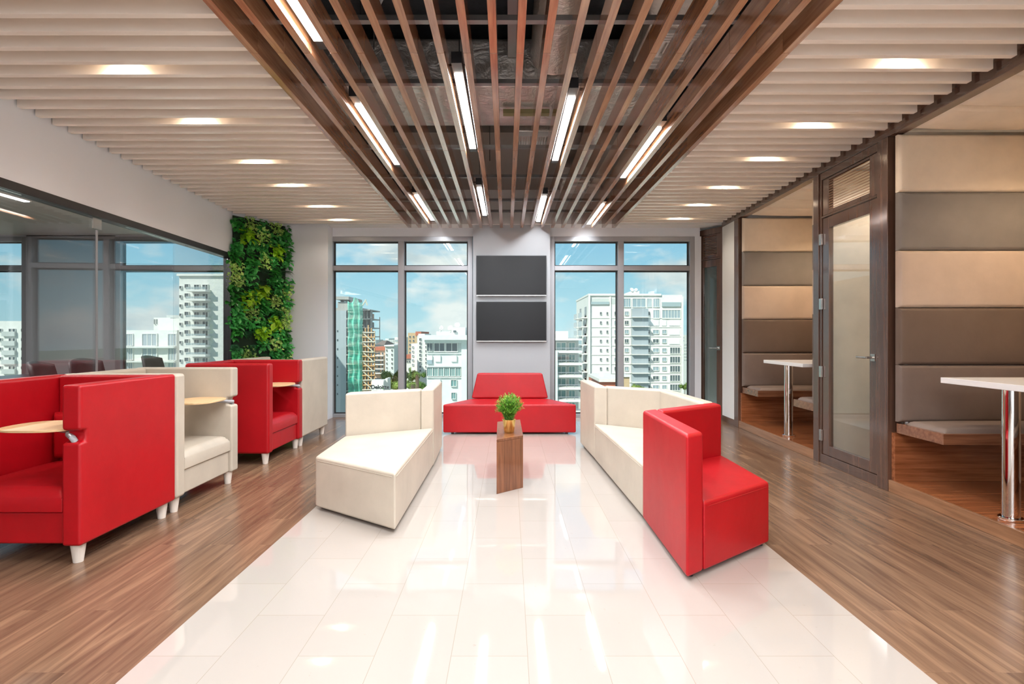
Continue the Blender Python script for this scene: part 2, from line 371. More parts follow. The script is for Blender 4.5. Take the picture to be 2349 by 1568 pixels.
# ---------------------------------------------------------------- windows
def window(name, x0, x1, mid, ztr=(2.258,2.33), y=YW, z1=2.78, z0=0.0):
    r = thing(name, None, None, ((x0+x1)/2, y, z0), kind='structure')
    f = MB(); t = .075
    f.box(x0,x0+t,y,y+.13,z0,z1); f.box(x1-t,x1,y,y+.13,z0,z1); f.box(x0+t,x1-t,y,y+.13,z1-.075,z1); f.box(x0+t,x1-t,y,y+.13,z0,z0+.05)
    f.build('window_frame', M_alu, r, bevel=.004)
    xs = [x0+t, x1-t] if mid is None else [x0+t, mid-.045, mid+.045, x1-t]
    if mid is not None: B(mid-.045, mid+.045, y-.01, y+.13, z0+.05, z1-.075).build('mullion', M_alu, r, bevel=.004)
    for i in range(0, len(xs), 2):
        a, b = xs[i], xs[i+1]
        B(a, b, y, y+.13, *ztr).build('transom', M_alu, r, bevel=.004)
        for (za, zb) in ((z0+.05, ztr[0]), (ztr[1], z1-.075)):
            g = MB(); q = .018
            g.box(a,a+q,y+.07,y+.10,za,zb); g.box(b-q,b,y+.07,y+.10,za,zb); g.box(a+q,b-q,y+.07,y+.10,zb-q,zb); g.box(a+q,b-q,y+.07,y+.10,za,za+q)
            g.build('gasket', M_gasket, r)
            B(a+q, b-q, y+.08, y+.086, za+q, zb-q).build('glass', M_glass, r)
    return r
window('window_1', -2.786, -.5626, -1.66)
window('window_2', .623, 2.853, 1.715)

# ================================================================ CEILING SLATS
GL = 'cream slats across the ceiling left of the timber slats'
GR = 'cream slats across the ceiling right of the timber slats'
kmax = int((YB-.06-2.41)/.157)
for side in (-1, 1):
    ph = (2.724 if side < 0 else 2.651)-2*.157
    ys = []
    y = ph
    while y+.02 < YB-.01: ys.append(y); y += .157
    n = len(ys)
    for i, y in enumerate(ys):
        m = MB()
        if side < 0:
            xl = LX(y)+.012 if y < yl else max(LX(y), -3.775+(y-yl)*.395/.73)+.05
            m.box(xl, -1.500+.0055*(7.8-y), y-.02, y+.02, ZC, 3.03)
        else: m.box(1.571+.0055*(7.8-y), RX(y)-.035, y-.02, y+.02, ZC, 3.03)
        k = n-i
        m.build('ceiling_slat', M_slat, bevel=.002, seg=1, cat='ceiling slat', group=GL if side < 0 else GR,
                label='cream ceiling slat %s of the timber slats, %s from the window wall' % ('left' if side < 0 else 'right', ordn(k)))
    if side < 0: LY = ys
    else: RYs = ys

# downlights
GD = 'recessed downlights between the cream slats'
def downlight(x, y, label, z=3.03, grp=GD, energy=SPOT_W, color=(1,.88,.74)):
    r = thing('downlight', label, 'ceiling light', (x,y,z-.03), grp)
    MB().lathe((x,y,z-.022), [(.042,.02),(.045,.0),(.062,.0),(.064,.006),(.064,.022)]).build('trim_ring', M_white, r)
    MB().cyl((x,y), z-.012, z-.008, .043).build('lens', M_spotlens, r)
    ld = bpy.data.lights.new('spot', 'SPOT'); ld.energy = energy; ld.color = color; ld.spot_size = 2.5; ld.spot_blend = .6; ld.shadow_soft_size = .04
    lo = bpy.data.objects.new('lamp', ld); COL.objects.link(lo); lo.parent = r; lo.location = (0,0,.008)
for side, nm, ys in ((-1,'left',LY),(1,'right',RYs)):
    for k in range(-5, 6):
        yt = 3.27+.845*k
        if yt < -1.5: continue
        if k >= -1:
            y = min([q+.0785 for q in ys], key=lambda q: abs(q-yt)) if yt > 2.3 else yt
        else: y = yt
        lab = 'glowing round downlight in the %s cream slats, %s from the window wall' % (nm, ordn(6-k)) 
        downlight(side*2.43, y, lab, energy=SPOT_W if k >= 0 else SPOT_W*.2)

# unseen fill lamps added behind the camera to light surfaces facing it
for i, (x, y) in enumerate([(x_, y_) for y_ in (-.5,-1.3,-2.1,-2.9) for x_ in (-.62,.62)]):
    r = thing('added_fill_light', 'unseen square fill lamp added behind the camera, %s' % ordn(i+1), 'ceiling light', (x,y,2.86), 'added fill lamps')
    zz = 2.86 if abs(x) > 1.6 else 2.80
    B(x-.31,x+.31,y-.31,y+.31,zz+.012,zz+.048).build('housing', M_white, r); B(x-.29,x+.29,y-.29,y+.29,zz+.004,zz+.0115).build('diffuser', M_fill, r)
    ld = bpy.data.lights.new('panel', 'AREA'); ld.shape = 'SQUARE'; ld.size = .58; ld.energy = FILL_W; ld.color = (.86,.94,1)
    lo = bpy.data.objects.new('lamp', ld); COL.objects.link(lo); lo.parent = r; lo.location = (0,0,zz-2.86)

# ---------------------------------------------------------------- timber slats
zs = lambda y: 2.855                       # underside of the timber slats
xs_ = lambda k, y: .036+.151*(k-10)+.0055*(7.8-y)   # they fan a touch off the room's axis
GW = 'timber slats running towards the windows'
for k in range(21):
    x = xs_(k, 4.5); hw = .0215
    hh = .174 if k in (0,20) else .13
    segs = [Y0, 1.15, 2.98, 4.55, 6.2, 7.80]
    r = thing('timber_slat', 'brown timber ceiling slat running to the windows, %s from the left' % ordn(k+1), 'ceiling slat', (x, 4.5, zs(4.5)), GW)
    m = MB()
    for a, b in zip(segs[:-1], segs[1:]):
        a2, b2 = a+.0015, b-.0015
        m2 = MB()
        xa, xb = xs_(k, a2), xs_(k, b2)
        m2.add([(xa-hw,a2,zs(a2)),(xa+hw,a2,zs(a2)),(xb+hw,b2,zs(b2)),(xb-hw,b2,zs(b2)),(xa-hw,a2,zs(a2)+hh),(xa+hw,a2,zs(a2)+hh),(xb+hw,b2,zs(b2)+hh),(xb-hw,b2,zs(b2)+hh)],
               [(0,3,2,1),(4,5,6,7),(0,1,5,4),(1,2,6,5),(2,3,7,6),(3,0,4,7)])
        m2.build('board', M_slatwood, r, bevel=.0015, seg=1)

# linear lights hanging between the timber slats
cols = {'left':-7.5, 'centre left':-2.5, 'centre right':2.5, 'right':7.5}
runs = {'left':[(1.55,2.94),(3.76,5.06),(6.19,7.50)], 'centre left':[(.7,2.0),(3.32,4.63),(5.88,7.20)], 'centre right':[(1.0,2.3),(3.64,4.94),(6.25,7.58)], 'right':[(.4,1.7),(4.18,5.48),(6.60,7.76)]}
pos = ['nearest the camera', 'in the middle', 'nearest the windows']
for c, k_ in cols.items():
    for (a, b), p in zip(runs[c], pos):
        z = 2.905; x = xs_(10+k_, (a+b)/2)
        a0 = a-.13; b0 = min(b+.10, 7.79)
        r = thing('linear_light', 'glowing slim light bar between timber slats, %s row, the one %s' % (c, p), 'ceiling light', (x,(a+b)/2,z), 'slim light bars between the timber slats')
        B(x-.032,x+.032,a0,b0,z+.004,z+.075).build('housing', M_black, r, bevel=.002)
        B(x-.027,x+.027,a,b,z-.004,z+.0035).build('diffuser', M_light, r)
        hg = MB()
        for yy in (a+.05, b-.15): hg.box(x-.05,x+.05,yy-.012,yy+.012,z+.075,z+.085); hg.tube([(x,yy,z+.085),(x,yy,3.135 if 3.9 < yy < 4.8 or (2.5 < yy < 3.6 and x > 1.1) or (yy < 4 and abs(x-.42) < .2) else 3.37 if 4.95 < yy < 5.35 else 3.72 if yy < 5.6 else 3.42)], .003, 6)
        hg.build('hanger', M_black, r)
        ld = bpy.data.lights.new('bar', 'AREA'); ld.shape = 'RECTANGLE'; ld.size = .05; ld.size_y = b-a; ld.energy = LIN_W*(b-a)/1.3*(.6 if p == pos[2] else 1); ld.color = (.90,.95,1)
        lo = bpy.data.objects.new('lamp', ld); COL.objects.link(lo); lo.parent = r; lo.location = (0,0,-.010)

# ---------------------------------------------------------------- services above the timber slats
m = MB(); m.box(-1.55,1.30,3.95,4.75,3.14,3.50)
m.build('air_duct', M_foil, bevel=.04, seg=3, cat='duct', label='wide foil-wrapped air duct crossing above the timber slats')
m = MB().tube([(.33,2.0,3.42),(.33,3.0,3.42),(.33,3.6,3.40),(.33,3.93,3.36)], .17, 24)
m.build('round_duct', M_foil, cat='duct', label='round foil-wrapped duct joining the wide duct from the camera side')
m = MB().tube([(.85,4.78,3.30),(.86,5.2,3.235),(.88,5.9,3.235),(.80,6.252,3.16)], [.135,.135,.12,.10], 20)
m.build('flexible_duct', M_foil, cat='duct', label='foil flexible duct running from the wide duct towards the windows')
m = MB().box(.85,1.35,2.6,3.55,3.30,3.60)
m.build('air_duct', M_foil, bevel=.04, seg=3, cat='duct', label='boxy foil-wrapped duct above the square diffuser')
def diffuser(x, y, w_, d, z, label, nf=4):
    r = thing('air_diffuser', label, 'air vent', (x,y,z))
    for i in range(nf):
        k = 1-i/nf*.9; q = .016
        f = MB(); X, Yd = w_/2*k, d/2*k
        f.box(x-X,x+X,y-Yd,y-Yd+q,z+.006*i,z+.02+.006*i); f.box(x-X,x+X,y+Yd-q,y+Yd,z+.006*i,z+.02+.006*i)
        f.box(x-X,x-X+q,y-Yd+q,y+Yd-q,z+.006*i,z+.02+.006*i); f.box(x+X-q,x+X,y-Yd+q,y+Yd-q,z+.006*i,z+.02+.006*i)
        f.build('vane', M_white, r)
    B(x-w_/2,x+w_/2,y-d/2,y+d/2,z+.045,z+.225).build('plenum_box', M_foil, r, bevel=.01)
diffuser(1.05, 3.35, .42, .42, 3.06, 'square air diffuser with nested vanes above the right timber slats', 5)
diffuser(.80, 6.42, .34, .34, 3.04, 'small square air diffuser above the slats near the windows')
r = thing('air_grille', 'pale rectangular air grille behind the centre timber slats', 'air vent', (.22,4.98,3.10))
g = MB(); g.box(.04,.42,4.86,4.88,3.10,3.14); g.box(.04,.42,5.10,5.12,3.10,3.14); g.box(.04,.06,4.88,5.10,3.10,3.14); g.box(.40,.42,4.88,5.10,3.10,3.14); g.box(.22,.25,4.88,5.10,3.10,3.14)
g.build('frame', M_white, r)
g = MB()
for i in range(14): g.box(.07+.024*i,.078+.024*i,4.88,5.10,3.105,3.13)
g.build('louvres', M_white, r); B(.04,.42,4.86,5.12,3.141,3.30).build('plenum_box', M_foil, r, bevel=.01)
ladd = ['nearest the camera','over the front edge of the wide duct','behind the wide duct','over the second light bars','next to last before the windows','nearest the windows']
for i, y in enumerate((2.9, 3.62, 4.86, 5.75, 6.75, 7.35)):
    m = MB(); z = zs(y)+.128
    m.box(-1.56,1.60,y-.02,y+.02,z,z+.004); m.box(-1.56,1.60,y-.02,y-.016,z+.004,z+.03); m.box(-1.56,1.60,y+.016,y+.02,z+.004,z+.03)
    m.build('ceiling_channel', M_steel, cat='ceiling channel', group='steel channels the timber slats hang from', label='steel channel lying across the timber slats, '+ladd[i])
m = MB()
m.tube([(-1.5,2.75,3.62),(-.9,2.76,3.62),(-.6,2.82,3.60),(.0,2.76,3.62),(1.4,2.75,3.62)], .012, 8)
m.build('conduit', M_steel, cat='pipe', label='thin grey conduit crossing the dark slab nearest the camera')
MB().tube([(-1.5,3.45,3.6),(-.4,3.46,3.6),(.3,3.45,3.6),(.8,3.46,3.6)], .014, 8).build('conduit', M_steel, cat='pipe', label='thin grey conduit crossing in front of the wide duct')
B(-.01,.055,Y0,3.94,3.34,3.50).build('steel_beam', M_steel, cat='beam', label='grey steel channel running above the centre timber slats')
MB().tube([(.09,-1,3.45),(.09,3.2,3.45)], .022, 12).build('sprinkler_pipe', simple('red_paint',(.6,.01,.01),.4), cat='pipe', label='red sprinkler pipe beside the steel channel')
B(-.05,.33,4.3,4.36,3.075,3.11).build('cable_tray', simple('olive_paint',(.30,.26,.12),.5), cat='bracket', label='short olive bracket under the wide duct')
MB().tube([(-.95,2.5,3.6),(-.9,2.9,3.45),(-.85,3.0,3.25),(-.77,3.1,3.2),(-.70,3.1,3.35),(-.65,3.0,3.7)], .012, 8).build('cable', M_white, cat='cable', label='looped white cable hanging from the dark slab')
for i, (x, y) in enumerate(((-.85,3.3),(-.2,5.4),(1.25,3.7))):
    MB().tube([(x,y,3.05),(x,y,3.72)], .004, 6).build('threaded_rod', M_steel, cat='rod', label=['threaded rod hanging near the left light bar','threaded rod hanging behind the wide duct','threaded rod hanging on the right of the diffuser'][i])

# ================================================================ TELEVISIONS
for nm, z0, z1 in (('upper',1.847,2.447),('lower',1.168,1.762)):
    x0, x1 = -.489, .554
    r = thing('television', '%s of the two black wall televisions on the white column' % nm, 'television', (.03,YB-.06,z0), 'televisions on the column')
    B(x0,x1,YB-.055,YB-.028,z0,z1).build('housing', M_black, r, bevel=.004)
    B(x0+.008,x1-.008,YB-.0585,YB-.0555,z0+.017,z1-.009).build('screen', simple('screen_glass',(.008,.008,.009),.3,spec=.25), r)
    B(x0+.002,x1-.002,YB-.060,YB-.0555,z0+.001,z0+.012).build('bottom_bezel', M_nickel, r)
    B(.005,.055,YB-.062,YB-.0605,z0+.003,z0+.010).build('badge', M_white, r)
    B(x0+.3,x1-.3,YB-.0275,YB-.001,z0+.15,z1-.15).build('wall_bracket', M_black, r)

# ================================================================ MODULAR SOFAS
def lerp(a, b, t): return (a[0]+(b[0]-a[0])*t, a[1]+(b[1]-a[1])*t)
def inset_edge(P, i, t):
    """quad P (4 pts); strip of thickness t along edge i->i+1; returns (strip, rest)"""
    a, b, c, d = P[i], P[(i+1)%4], P[(i+2)%4], P[(i+3)%4]
    ex, ey = b[0]-a[0], b[1]-a[1]; l = math.hypot(ex, ey); nx, ny = -ey/l, ex/l
    def hit(p, q):
        dp = (q[0]-p[0])*nx+(q[1]-p[1])*ny; return lerp(p, q, t/dp)
    b2, a2 = hit(b, c), hit(a, d)
    rest = [None]*4; rest[i] = a2; rest[(i+1)%4] = b2; rest[(i+2)%4] = c; rest[(i+3)%4] = d
    return [a, b, b2, a2], rest
def ccw(P):
    a = sum(P[i][0]*P[(i+1)%4][1]-P[(i+1)%4][0]*P[i][1] for i in range(4)); return P if a > 0 else P[::-1]
def shrink(P, t):
    cx = sum(p[0] for p in P)/len(P); cy = sum(p[1] for p in P)/len(P)
    return [(cx+(x-cx)*(1-t), cy+(y-cy)*(1-t)) for x, y in P]
def soft_prism(P, z0, z1, crown=.012, n=10, belly=.006):
    """quad prism with a crowned top, a little rounding out of the sides"""
    P = ccw(P); m = MB(); idx = {}
    vs = []; 
    for i in range(n+1):
        for j in range(n+1):
            u, v = i/n, j/n
            a = lerp(P[0], P[1], u); b = lerp(P[3], P[2], u); p = lerp(a, b, v)
            vs.append((p[0], p[1], z1+crown*(1-(2*u-1)**4)*(1-(2*v-1)**4)))
    fs = [(i*(n+1)+j, (i+1)*(n+1)+j, (i+1)*(n+1)+j+1, i*(n+1)+j+1) for i in range(n) for j in range(n)]
    b0 = len(vs); vs += [(p[0],p[1],z0) for p in P]
    e = [[i*(n+1) for i in range(n+1)], [n*(n+1)+j for j in range(n+1)], [i*(n+1)+n for i in range(n,-1,-1)], [j for j in range(n,-1,-1)]]
    for k in range(4): fs.append(tuple([b0+k, b0+(k+1)%4]+e[k][::-1]))
    fs.append((b0+3,b0+2,b0+1,b0)); m.add(vs, fs); m.sm = True; return m
def feet(r, P):
    for p in shrink(P, .14): MB().cyl(p, 0, .022, .018, n=12).build('foot', M_black, r)
def piping(r, P, z, mat):
    q = P+[P[0]]
    MB().tube([(x,y,z) for x,y in q], .003, 6).build('seam', mat, r)
ZB, ZS = .752, .385
def module(label, P, mat, backs, group=None, cat='sofa module', on_seat=False, zb=ZB, taper=0):
    P = [tuple(p) for p in P]
    if sum(P[i][0]*P[(i+1)%4][1]-P[(i+1)%4][0]*P[i][1] for i in range(4)) < 0:
        # reversing: edge i (P[i]->P[i+1]) becomes edge (2-i)%4 of the reversed list
        P = P[::-1]; backs = [(2-i) % 4 for i in backs]
    cx = sum(p[0] for p in P)/4; cy = sum(p[1] for p in P)/4
    r = thing('modular_sofa', label, cat, (cx,cy,0), group)
    rest = P
    for i in backs:
        strip, rest2 = inset_edge(rest, i, .115)
        if on_seat:
            top = strip
            if taper:
                c = lerp(strip[0], strip[1], .5)
                a, b, c2, d = strip
                top = [lerp(a,b,taper), lerp(b,a,taper), lerp(c2,d,taper), lerp(d,c2,taper)]
                rk = .3; top = [top[0], top[1], lerp(top[2], top[1], rk), lerp(top[3], top[0], rk)]
            MB().prism(strip, ZS+.001, zb, top).build('backrest', mat, r, bevel=.022, seg=4)
        else:
            rest = rest2
            MB().prism(strip, .022, zb).build('backrest', mat, r, bevel=.020, seg=4)
    soft_prism(rest, .022, ZS-(.004 if on_seat else 0), .010 if not on_seat else .004).build('seat', mat, r, bevel=.018, seg=4, smooth=True)
    sp_ = []
    for i_ in range(4):          # stitched seam running just under the top edge
        a_, b_ = rest[i_], rest[(i_+1) % 4]; l_ = math.hypot(b_[0]-a_[0], b_[1]-a_[1]); ex, ey = (b_[0]-a_[0])/l_, (b_[1]-a_[1])/l_
        MBs = MB().tube([(a_[0]+ex*.03+ey*.0005, a_[1]+ey*.03-ex*.0005, ZS-.028), (b_[0]-ex*.03+ey*.0005, b_[1]-ey*.03-ex*.0005, ZS-.028)], .0022, 6)
        MBs.build('seam', mat, r)
    feet(r, P)
    return r
module('red leather corner seat with high L-shaped back, front right on the tiles', [(.90,2.66),(.90,3.545),(1.555,3.98),(1.55,3.13)], M_red, [0,1], cat='sofa')
module('cream leather trapezoid sofa between the red corner seat and the other cream seat', [(.905,3.56),(.850,5.235),(1.515,4.80),(1.56,4.00)], M_cream, [2], cat='sofa', on_seat=True)
module('cream leather corner seat with its back turned, on the right near the window', [(.85,5.25),(.815,6.03),(1.48,5.60),(1.515,4.815)], M_cream, [0,3], cat='sofa')
module('cream leather backless trapezoid bench at front left on the tiles', [(-.72,3.32),(-.72,4.965),(-1.43,4.555),(-1.40,3.79)], M_cream, [], cat='sofa')
module('cream leather corner seat behind the backless bench on the left', [(-.715,4.98),(-.745,5.83),(-1.455,5.42),(-1.43,4.575)], M_cream, [0,3], cat='sofa')
module('red leather trapezoid sofa facing the room under the televisions', [(-.845,6.68),(.855,6.68),(.490,7.40),(-.470,7.40)], M_red, [2], cat='sofa', on_seat=True, zb=.735, taper=.06)

# ================================================================ HIGH-BACKED ARMCHAIRS
def armchair(label, mat, loc, rz, tablet_side, notch=True):
    """faces local -y; tablet_side +1 = on local +x panel"""
    W, D, T = .84, .82, .105; r = thing('booth_armchair', label, 'armchair', loc, 'high-backed booth armchairs', rz, local=True)
    zb, zt = .105, .985
    for s in (-1, 1):
        y0, y1 = -D/2, D/2
        if s == tablet_side:
            P = [(y0,zb),(y1,zb),(y1,zt),(y0,zt),(y0,.738),(y0+.04,.732),(y0+.046,.70),(y0+.04,.674),(y0,.668)]
        else: P = [(y0,zb),(y1,zb),(y1,zt),(y0,zt)]
        xa, xb = (W/2-T, W/2) if s > 0 else (-W/2, -W/2+T)
        MB().extr(P, 'x', xa, xb).build('side_panel', mat, r, bevel=.017 if s == tablet_side else .024, seg=4)
    B(-W/2+T+.001, W/2-T-.001, D/2-T, D/2, zb, zt-.002).build('back_panel', mat, r, bevel=.018, seg=4)
    MB().pad(-W/2+T+.012, W/2-T-.012, D/2-T-.075, D/2-T-.001, .43, .74, .018, 'y-', r=.035).build('back_cushion', mat, r, bevel=.01, seg=3)
    B(-W/2+T+.002, W/2-T-.002, -D/2+.025, D/2-T-.002, zb+.005, .285).build('seat_base', mat, r, bevel=.012, seg=3)
    MB().pad(-W/2+T+.004, W/2-T-.004, -D/2+.012, D/2-T-.004, .287, .415, .022, 'z+', r=.05).build('seat_cushion', mat, r, bevel=.02, seg=4)
    for sx in (-1, 1):
        for sy in (-1, 1):
            cx, cy = sx*(W/2-.06), sy*(D/2-.06)
            MB().cyl((cx,cy), 0, zb+.0, .024, .037, 20).build('leg', M_leg, r)
    # writing tablet
    s = tablet_side; z = .725; pts = []
    cx, cy, a, b = s*(W/2-T-.21), -D/2+.17, .215, .18
    for i in range(40):
        t = 2*PI*i/40; c, q = math.cos(t), math.sin(t); e = .72
        pts.append((cx+a*math.copysign(abs(c)**e, c), cy+b*math.copysign(abs(q)**e, q)))
    tb = MB().prism(pts, z, z+.014).build('writing_tablet', M_tablet, r, bevel=.003)
    ar = MB().tube([(cx+s*.02,cy,z-.012),(cx+s*.15,cy-.05,z-.014),(s*(W/2-T-.01),-D/2+.06,z-.02),(s*(W/2-T*.55),-D/2+.018,z-.03),(s*(W/2-T*.5),-D/2+.028,z-.052)], [.010,.013,.015,.016,.016], 10)
    ar.box(cx-.05,cx+.05,cy-.04,cy+.04,z-.006,z-.0005)
    ar.build('tablet_arm', M_alu, tb)
    return r
xf = -2.335
armchair('red high-backed armchair nearest the camera, opening towards the camera', M_red, (xf-.42, 2.86+.41, 0), 0, 1)
armchair('cream high-backed armchair behind the nearest red one, opening to the tiles', M_cream, (xf-.41, 3.69+.42, 0), PI/2, 1)
armchair('red high-backed armchair opening to the tiles, farther from the camera', M_red, (xf-.41, 5.10+.42, 0), PI/2, 1)
armchair('cream high-backed armchair nearest the windows, showing its plain side panel', M_cream, (xf-.42, 5.95+.41, 0), PI, 1)

# ================================================================ SIDE TABLE + POT PLANT
T4 = [(-.10,4.16),(.115,4.34),(.107,5.165),(-.113,5.03)]
r = thing('side_table', 'narrow slanted brown timber side table carrying the potted plant', 'side table', (0,4.67,0))
MB().prism(T4, .412, .432).build('table_top', M_table, r, bevel=.002)
for i in range(4):
    st, _ = inset_edge(T4, i, .018)
    if i in (0, 2): MB().prism(st, 0, .411).build('end_panel', M_table, r, bevel=.002)
a, b = inset_edge(T4, 0, .0185)[1], None
b = inset_edge(a, 2, .0185)[1]
for i in (1, 3): MB().prism(inset_edge(b, i, .018)[0], 0, .411).build('side_panel', M_table, r, bevel=.002)

def leafmat(name, c1, c2, c3=None, rough=.38, trans=.25):
    m, nt, out = newmat(name); b = bsdf(nt, out, c1, rough, 0, .5)
    g = N(nt, 'ShaderNodeNewGeometry'); r = ramp(nt, [c1, c2]+([c3] if c3 else [])); L(nt, g.outputs['Random Per Island'], r.inputs[0])
    oi = N(nt, 'ShaderNodeObjectInfo'); mr = N(nt, 'ShaderNodeMapRange'); mr.inputs['To Min'].default_value = .75; mr.inputs['To Max'].default_value = 1.25
    L(nt, oi.outputs['Random'], mr.inputs[0]); hs = N(nt, 'ShaderNodeHueSaturation'); L(nt, r.outputs[0], hs.inputs['Color']); L(nt, mr.outputs[0], hs.inputs['Value'])
    L(nt, hs.outputs[0], b.inputs['Base Color'])
    tr = N(nt, 'ShaderNodeBsdfTranslucent'); L(nt, hs.outputs[0], tr.inputs[0]); ms = N(nt, 'ShaderNodeMixShader'); ms.inputs[0].default_value = trans
    L(nt, b.outputs[0], ms.inputs[1]); L(nt, tr.outputs[0], ms.inputs[2]); L(nt, ms.outputs[0], out.inputs[0]); return m
def leaf(m, p, d, up, ln, wd, fold=.25, droop=.3, n=4, shape=None):
    d = d.normalized(); side = d.cross(up)
    if side.length < 1e-3: side = d.orthogonal()
    side.normalize(); nrm = side.cross(d).normalized(); vs = []
    for i in range(n+1):
        t = i/n; w_ = wd*((shape[i] if shape else math.sin(PI*min(1, t*.9+.08))**.8))
        c = p+d*(ln*t)-nrm*(droop*ln*t*t)
        vs += [c+side*w_/2+nrm*fold*w_/2, c, c-side*w_/2+nrm*fold*w_/2]
    fs = []
    for i in range(n):
        a = 3*i; fs += [(a,a+1,a+4,a+3), (a+1,a+2,a+5,a+4)]
    m.add(vs, fs)
r = thing('potted_plant', 'small bushy green plant in a gold pot on the side table', 'plant', (0,4.47,.433))
MB().lathe((0,4.47,.433), [(0,0),(.038,0),(.042,.004),(.057,.108),(.059,.112),(.056,.112),(.052,.10),(0,.10)], 32).build('pot', M_brass, r)
m = MB(); random.seed(3)
for i in range(210):
    a = random.uniform(0, 2*PI); ph = random.uniform(0, 1)**.55
    tip = Vector((.105*math.cos(a)*math.sin(ph*1.7), .105*math.sin(a)*math.sin(ph*1.7), .045+.175*math.cos(ph*1.35)))
    tip += Vector([random.uniform(-.012,.012) for _ in range(3)])
    base = Vector((random.uniform(-.03,.03), random.uniform(-.03,.03), .0)); o = Vector((0,4.47,.533))
    mid = (base+tip)/2+Vector((0,0,.03)); pts = [o+base, o+mid, o+tip]
    m.tube(pts, [.0016,.0013,.0008], 4)
    for k in range(14):
        t = .15+.85*k/13; q = pts[1].lerp(pts[2], (t-.5)*2) if t > .5 else pts[0].lerp(pts[1], t*2)
        d = (tip-base).normalized()+Vector([random.uniform(-.8,.8) for _ in range(3)])
        leaf(m, q, d, Vector((0,0,1)), random.uniform(.018,.032), .0065, .2, .2, 2)
m.sm = False
fo = m.build('foliage', leafmat('bush_leaf', (.035,.16,.02), (.16,.42,.04), (.40,.66,.08), .5, .3), r, kind='stuff')

# ================================================================ VERTICAL GARDEN
ML = [leafmat('lime_leaf', (.20,.50,.01), (.38,.68,.03), (.52,.76,.06), .3), leafmat('dark_leaf', (.015,.13,.02), (.04,.30,.04), (.07,.38,.07), .3),
      leafmat('ivy_leaf', (.14,.44,.05), (.58,.74,.22), (.22,.55,.09), .4), leafmat('fern_leaf', (.015,.075,.03), (.03,.13,.05), None, .5), leafmat('mid_leaf', (.03,.26,.05), (.08,.46,.10), (.12,.58,.14), .3)]
p0, p1 = Vector((-3.765,7.125,0)), Vector((-3.37,7.855,0))
ax = (p1-p0).normalized(); nr = Vector((ax.y,-ax.x,0))
gw = thing('vertical_garden', 'tall panel of mixed green plants in the corner by the window', 'plant wall', ((p0+p1)/2+nr*.03), None)
MB().prism([tuple((p0+nr*.004)[:2]), tuple((p1+nr*.004)[:2]), tuple((p1+nr*.034)[:2]), tuple((p0+nr*.034)[:2])], 0, 2.885).build('backing_panel', simple('backing',(.01,.03,.012),.8), gw)
random.seed(11)
clampg = lambda s_: max(-1.7*s_, min(1.7*s_, random.gauss(0, s_)))
kinds = [0,4,2,1,4,0,3,1,2,4,1,2,3,4]
nc, nrw = 5, 19
for i in range(nrw):
    for j in range(nc):
        u = (j+random.uniform(-.15,.15))/(nc-1)*.80+.015; z = (i+.5+random.uniform(-.25,.25))/nrw*2.82+.03
        k = random.choice(kinds); c = p0+ax*u+nr*.04+Vector((0,0,z)); m = MB()
        if k in (0,1,4):
            for q in range(44):
                off = ax*clampg(.055)+Vector((0,0,clampg(.06)))
                st = c+off*.9+nr*random.uniform(.0,.075)
                d = nr*random.uniform(.3,1.)+ax*random.uniform(-1,1)+Vector((0,0,random.uniform(-.9,.5)))
                ln = random.uniform(.055,.095)*(1.15 if k == 0 else .9)
                leaf(m, st, d, Vector((0,0,1))+nr*.8, ln, ln*.68, .25, .35, 4)
        elif k == 2:
            for q in range(80):
                st = c+ax*clampg(.06)+Vector((0,0,clampg(.065)))+nr*random.uniform(.01,.10)
                d = nr*random.uniform(.2,1.)+ax*random.uniform(-1,1)+Vector((0,0,random.uniform(-1,.6))); ln = random.uniform(.028,.045)
                leaf(m, st, d, nr+Vector((0,0,.5)), ln, ln*1.1, .3, .2, 4, [.5,1.,.35,.55,.05])
        else:
            for q in range(7):
                a = random.uniform(-1.1,1.1); d = (nr*.9+ax*math.sin(a)+Vector((0,0,random.uniform(-.4,.5)))).normalized(); ln = random.uniform(.13,.18)
                prev = c+nr*.02
                for s_ in range(13):
                    t = s_/12; pt = c+nr*.02+d*ln*t-Vector((0,0,1))*ln*.55*t*t
                    w_ = .045*math.sin(PI*(t*.85+.12)); sd = d.cross(Vector((0,0,1))).normalized()
                    for sg in (-1,1): leaf(m, pt, sd*sg+d*.45, Vector((0,0,1))+nr*.5, w_, .011, .1, .15, 2)
        zmax = 2.89
        m.v = [(v[0],v[1],min(v[2],zmax)) for v in m.v]
        m.build({0:'philodendron',1:'dark_pothos',4:'pothos',2:'variegated_ivy',3:'fern'}[k], ML[k], gw)

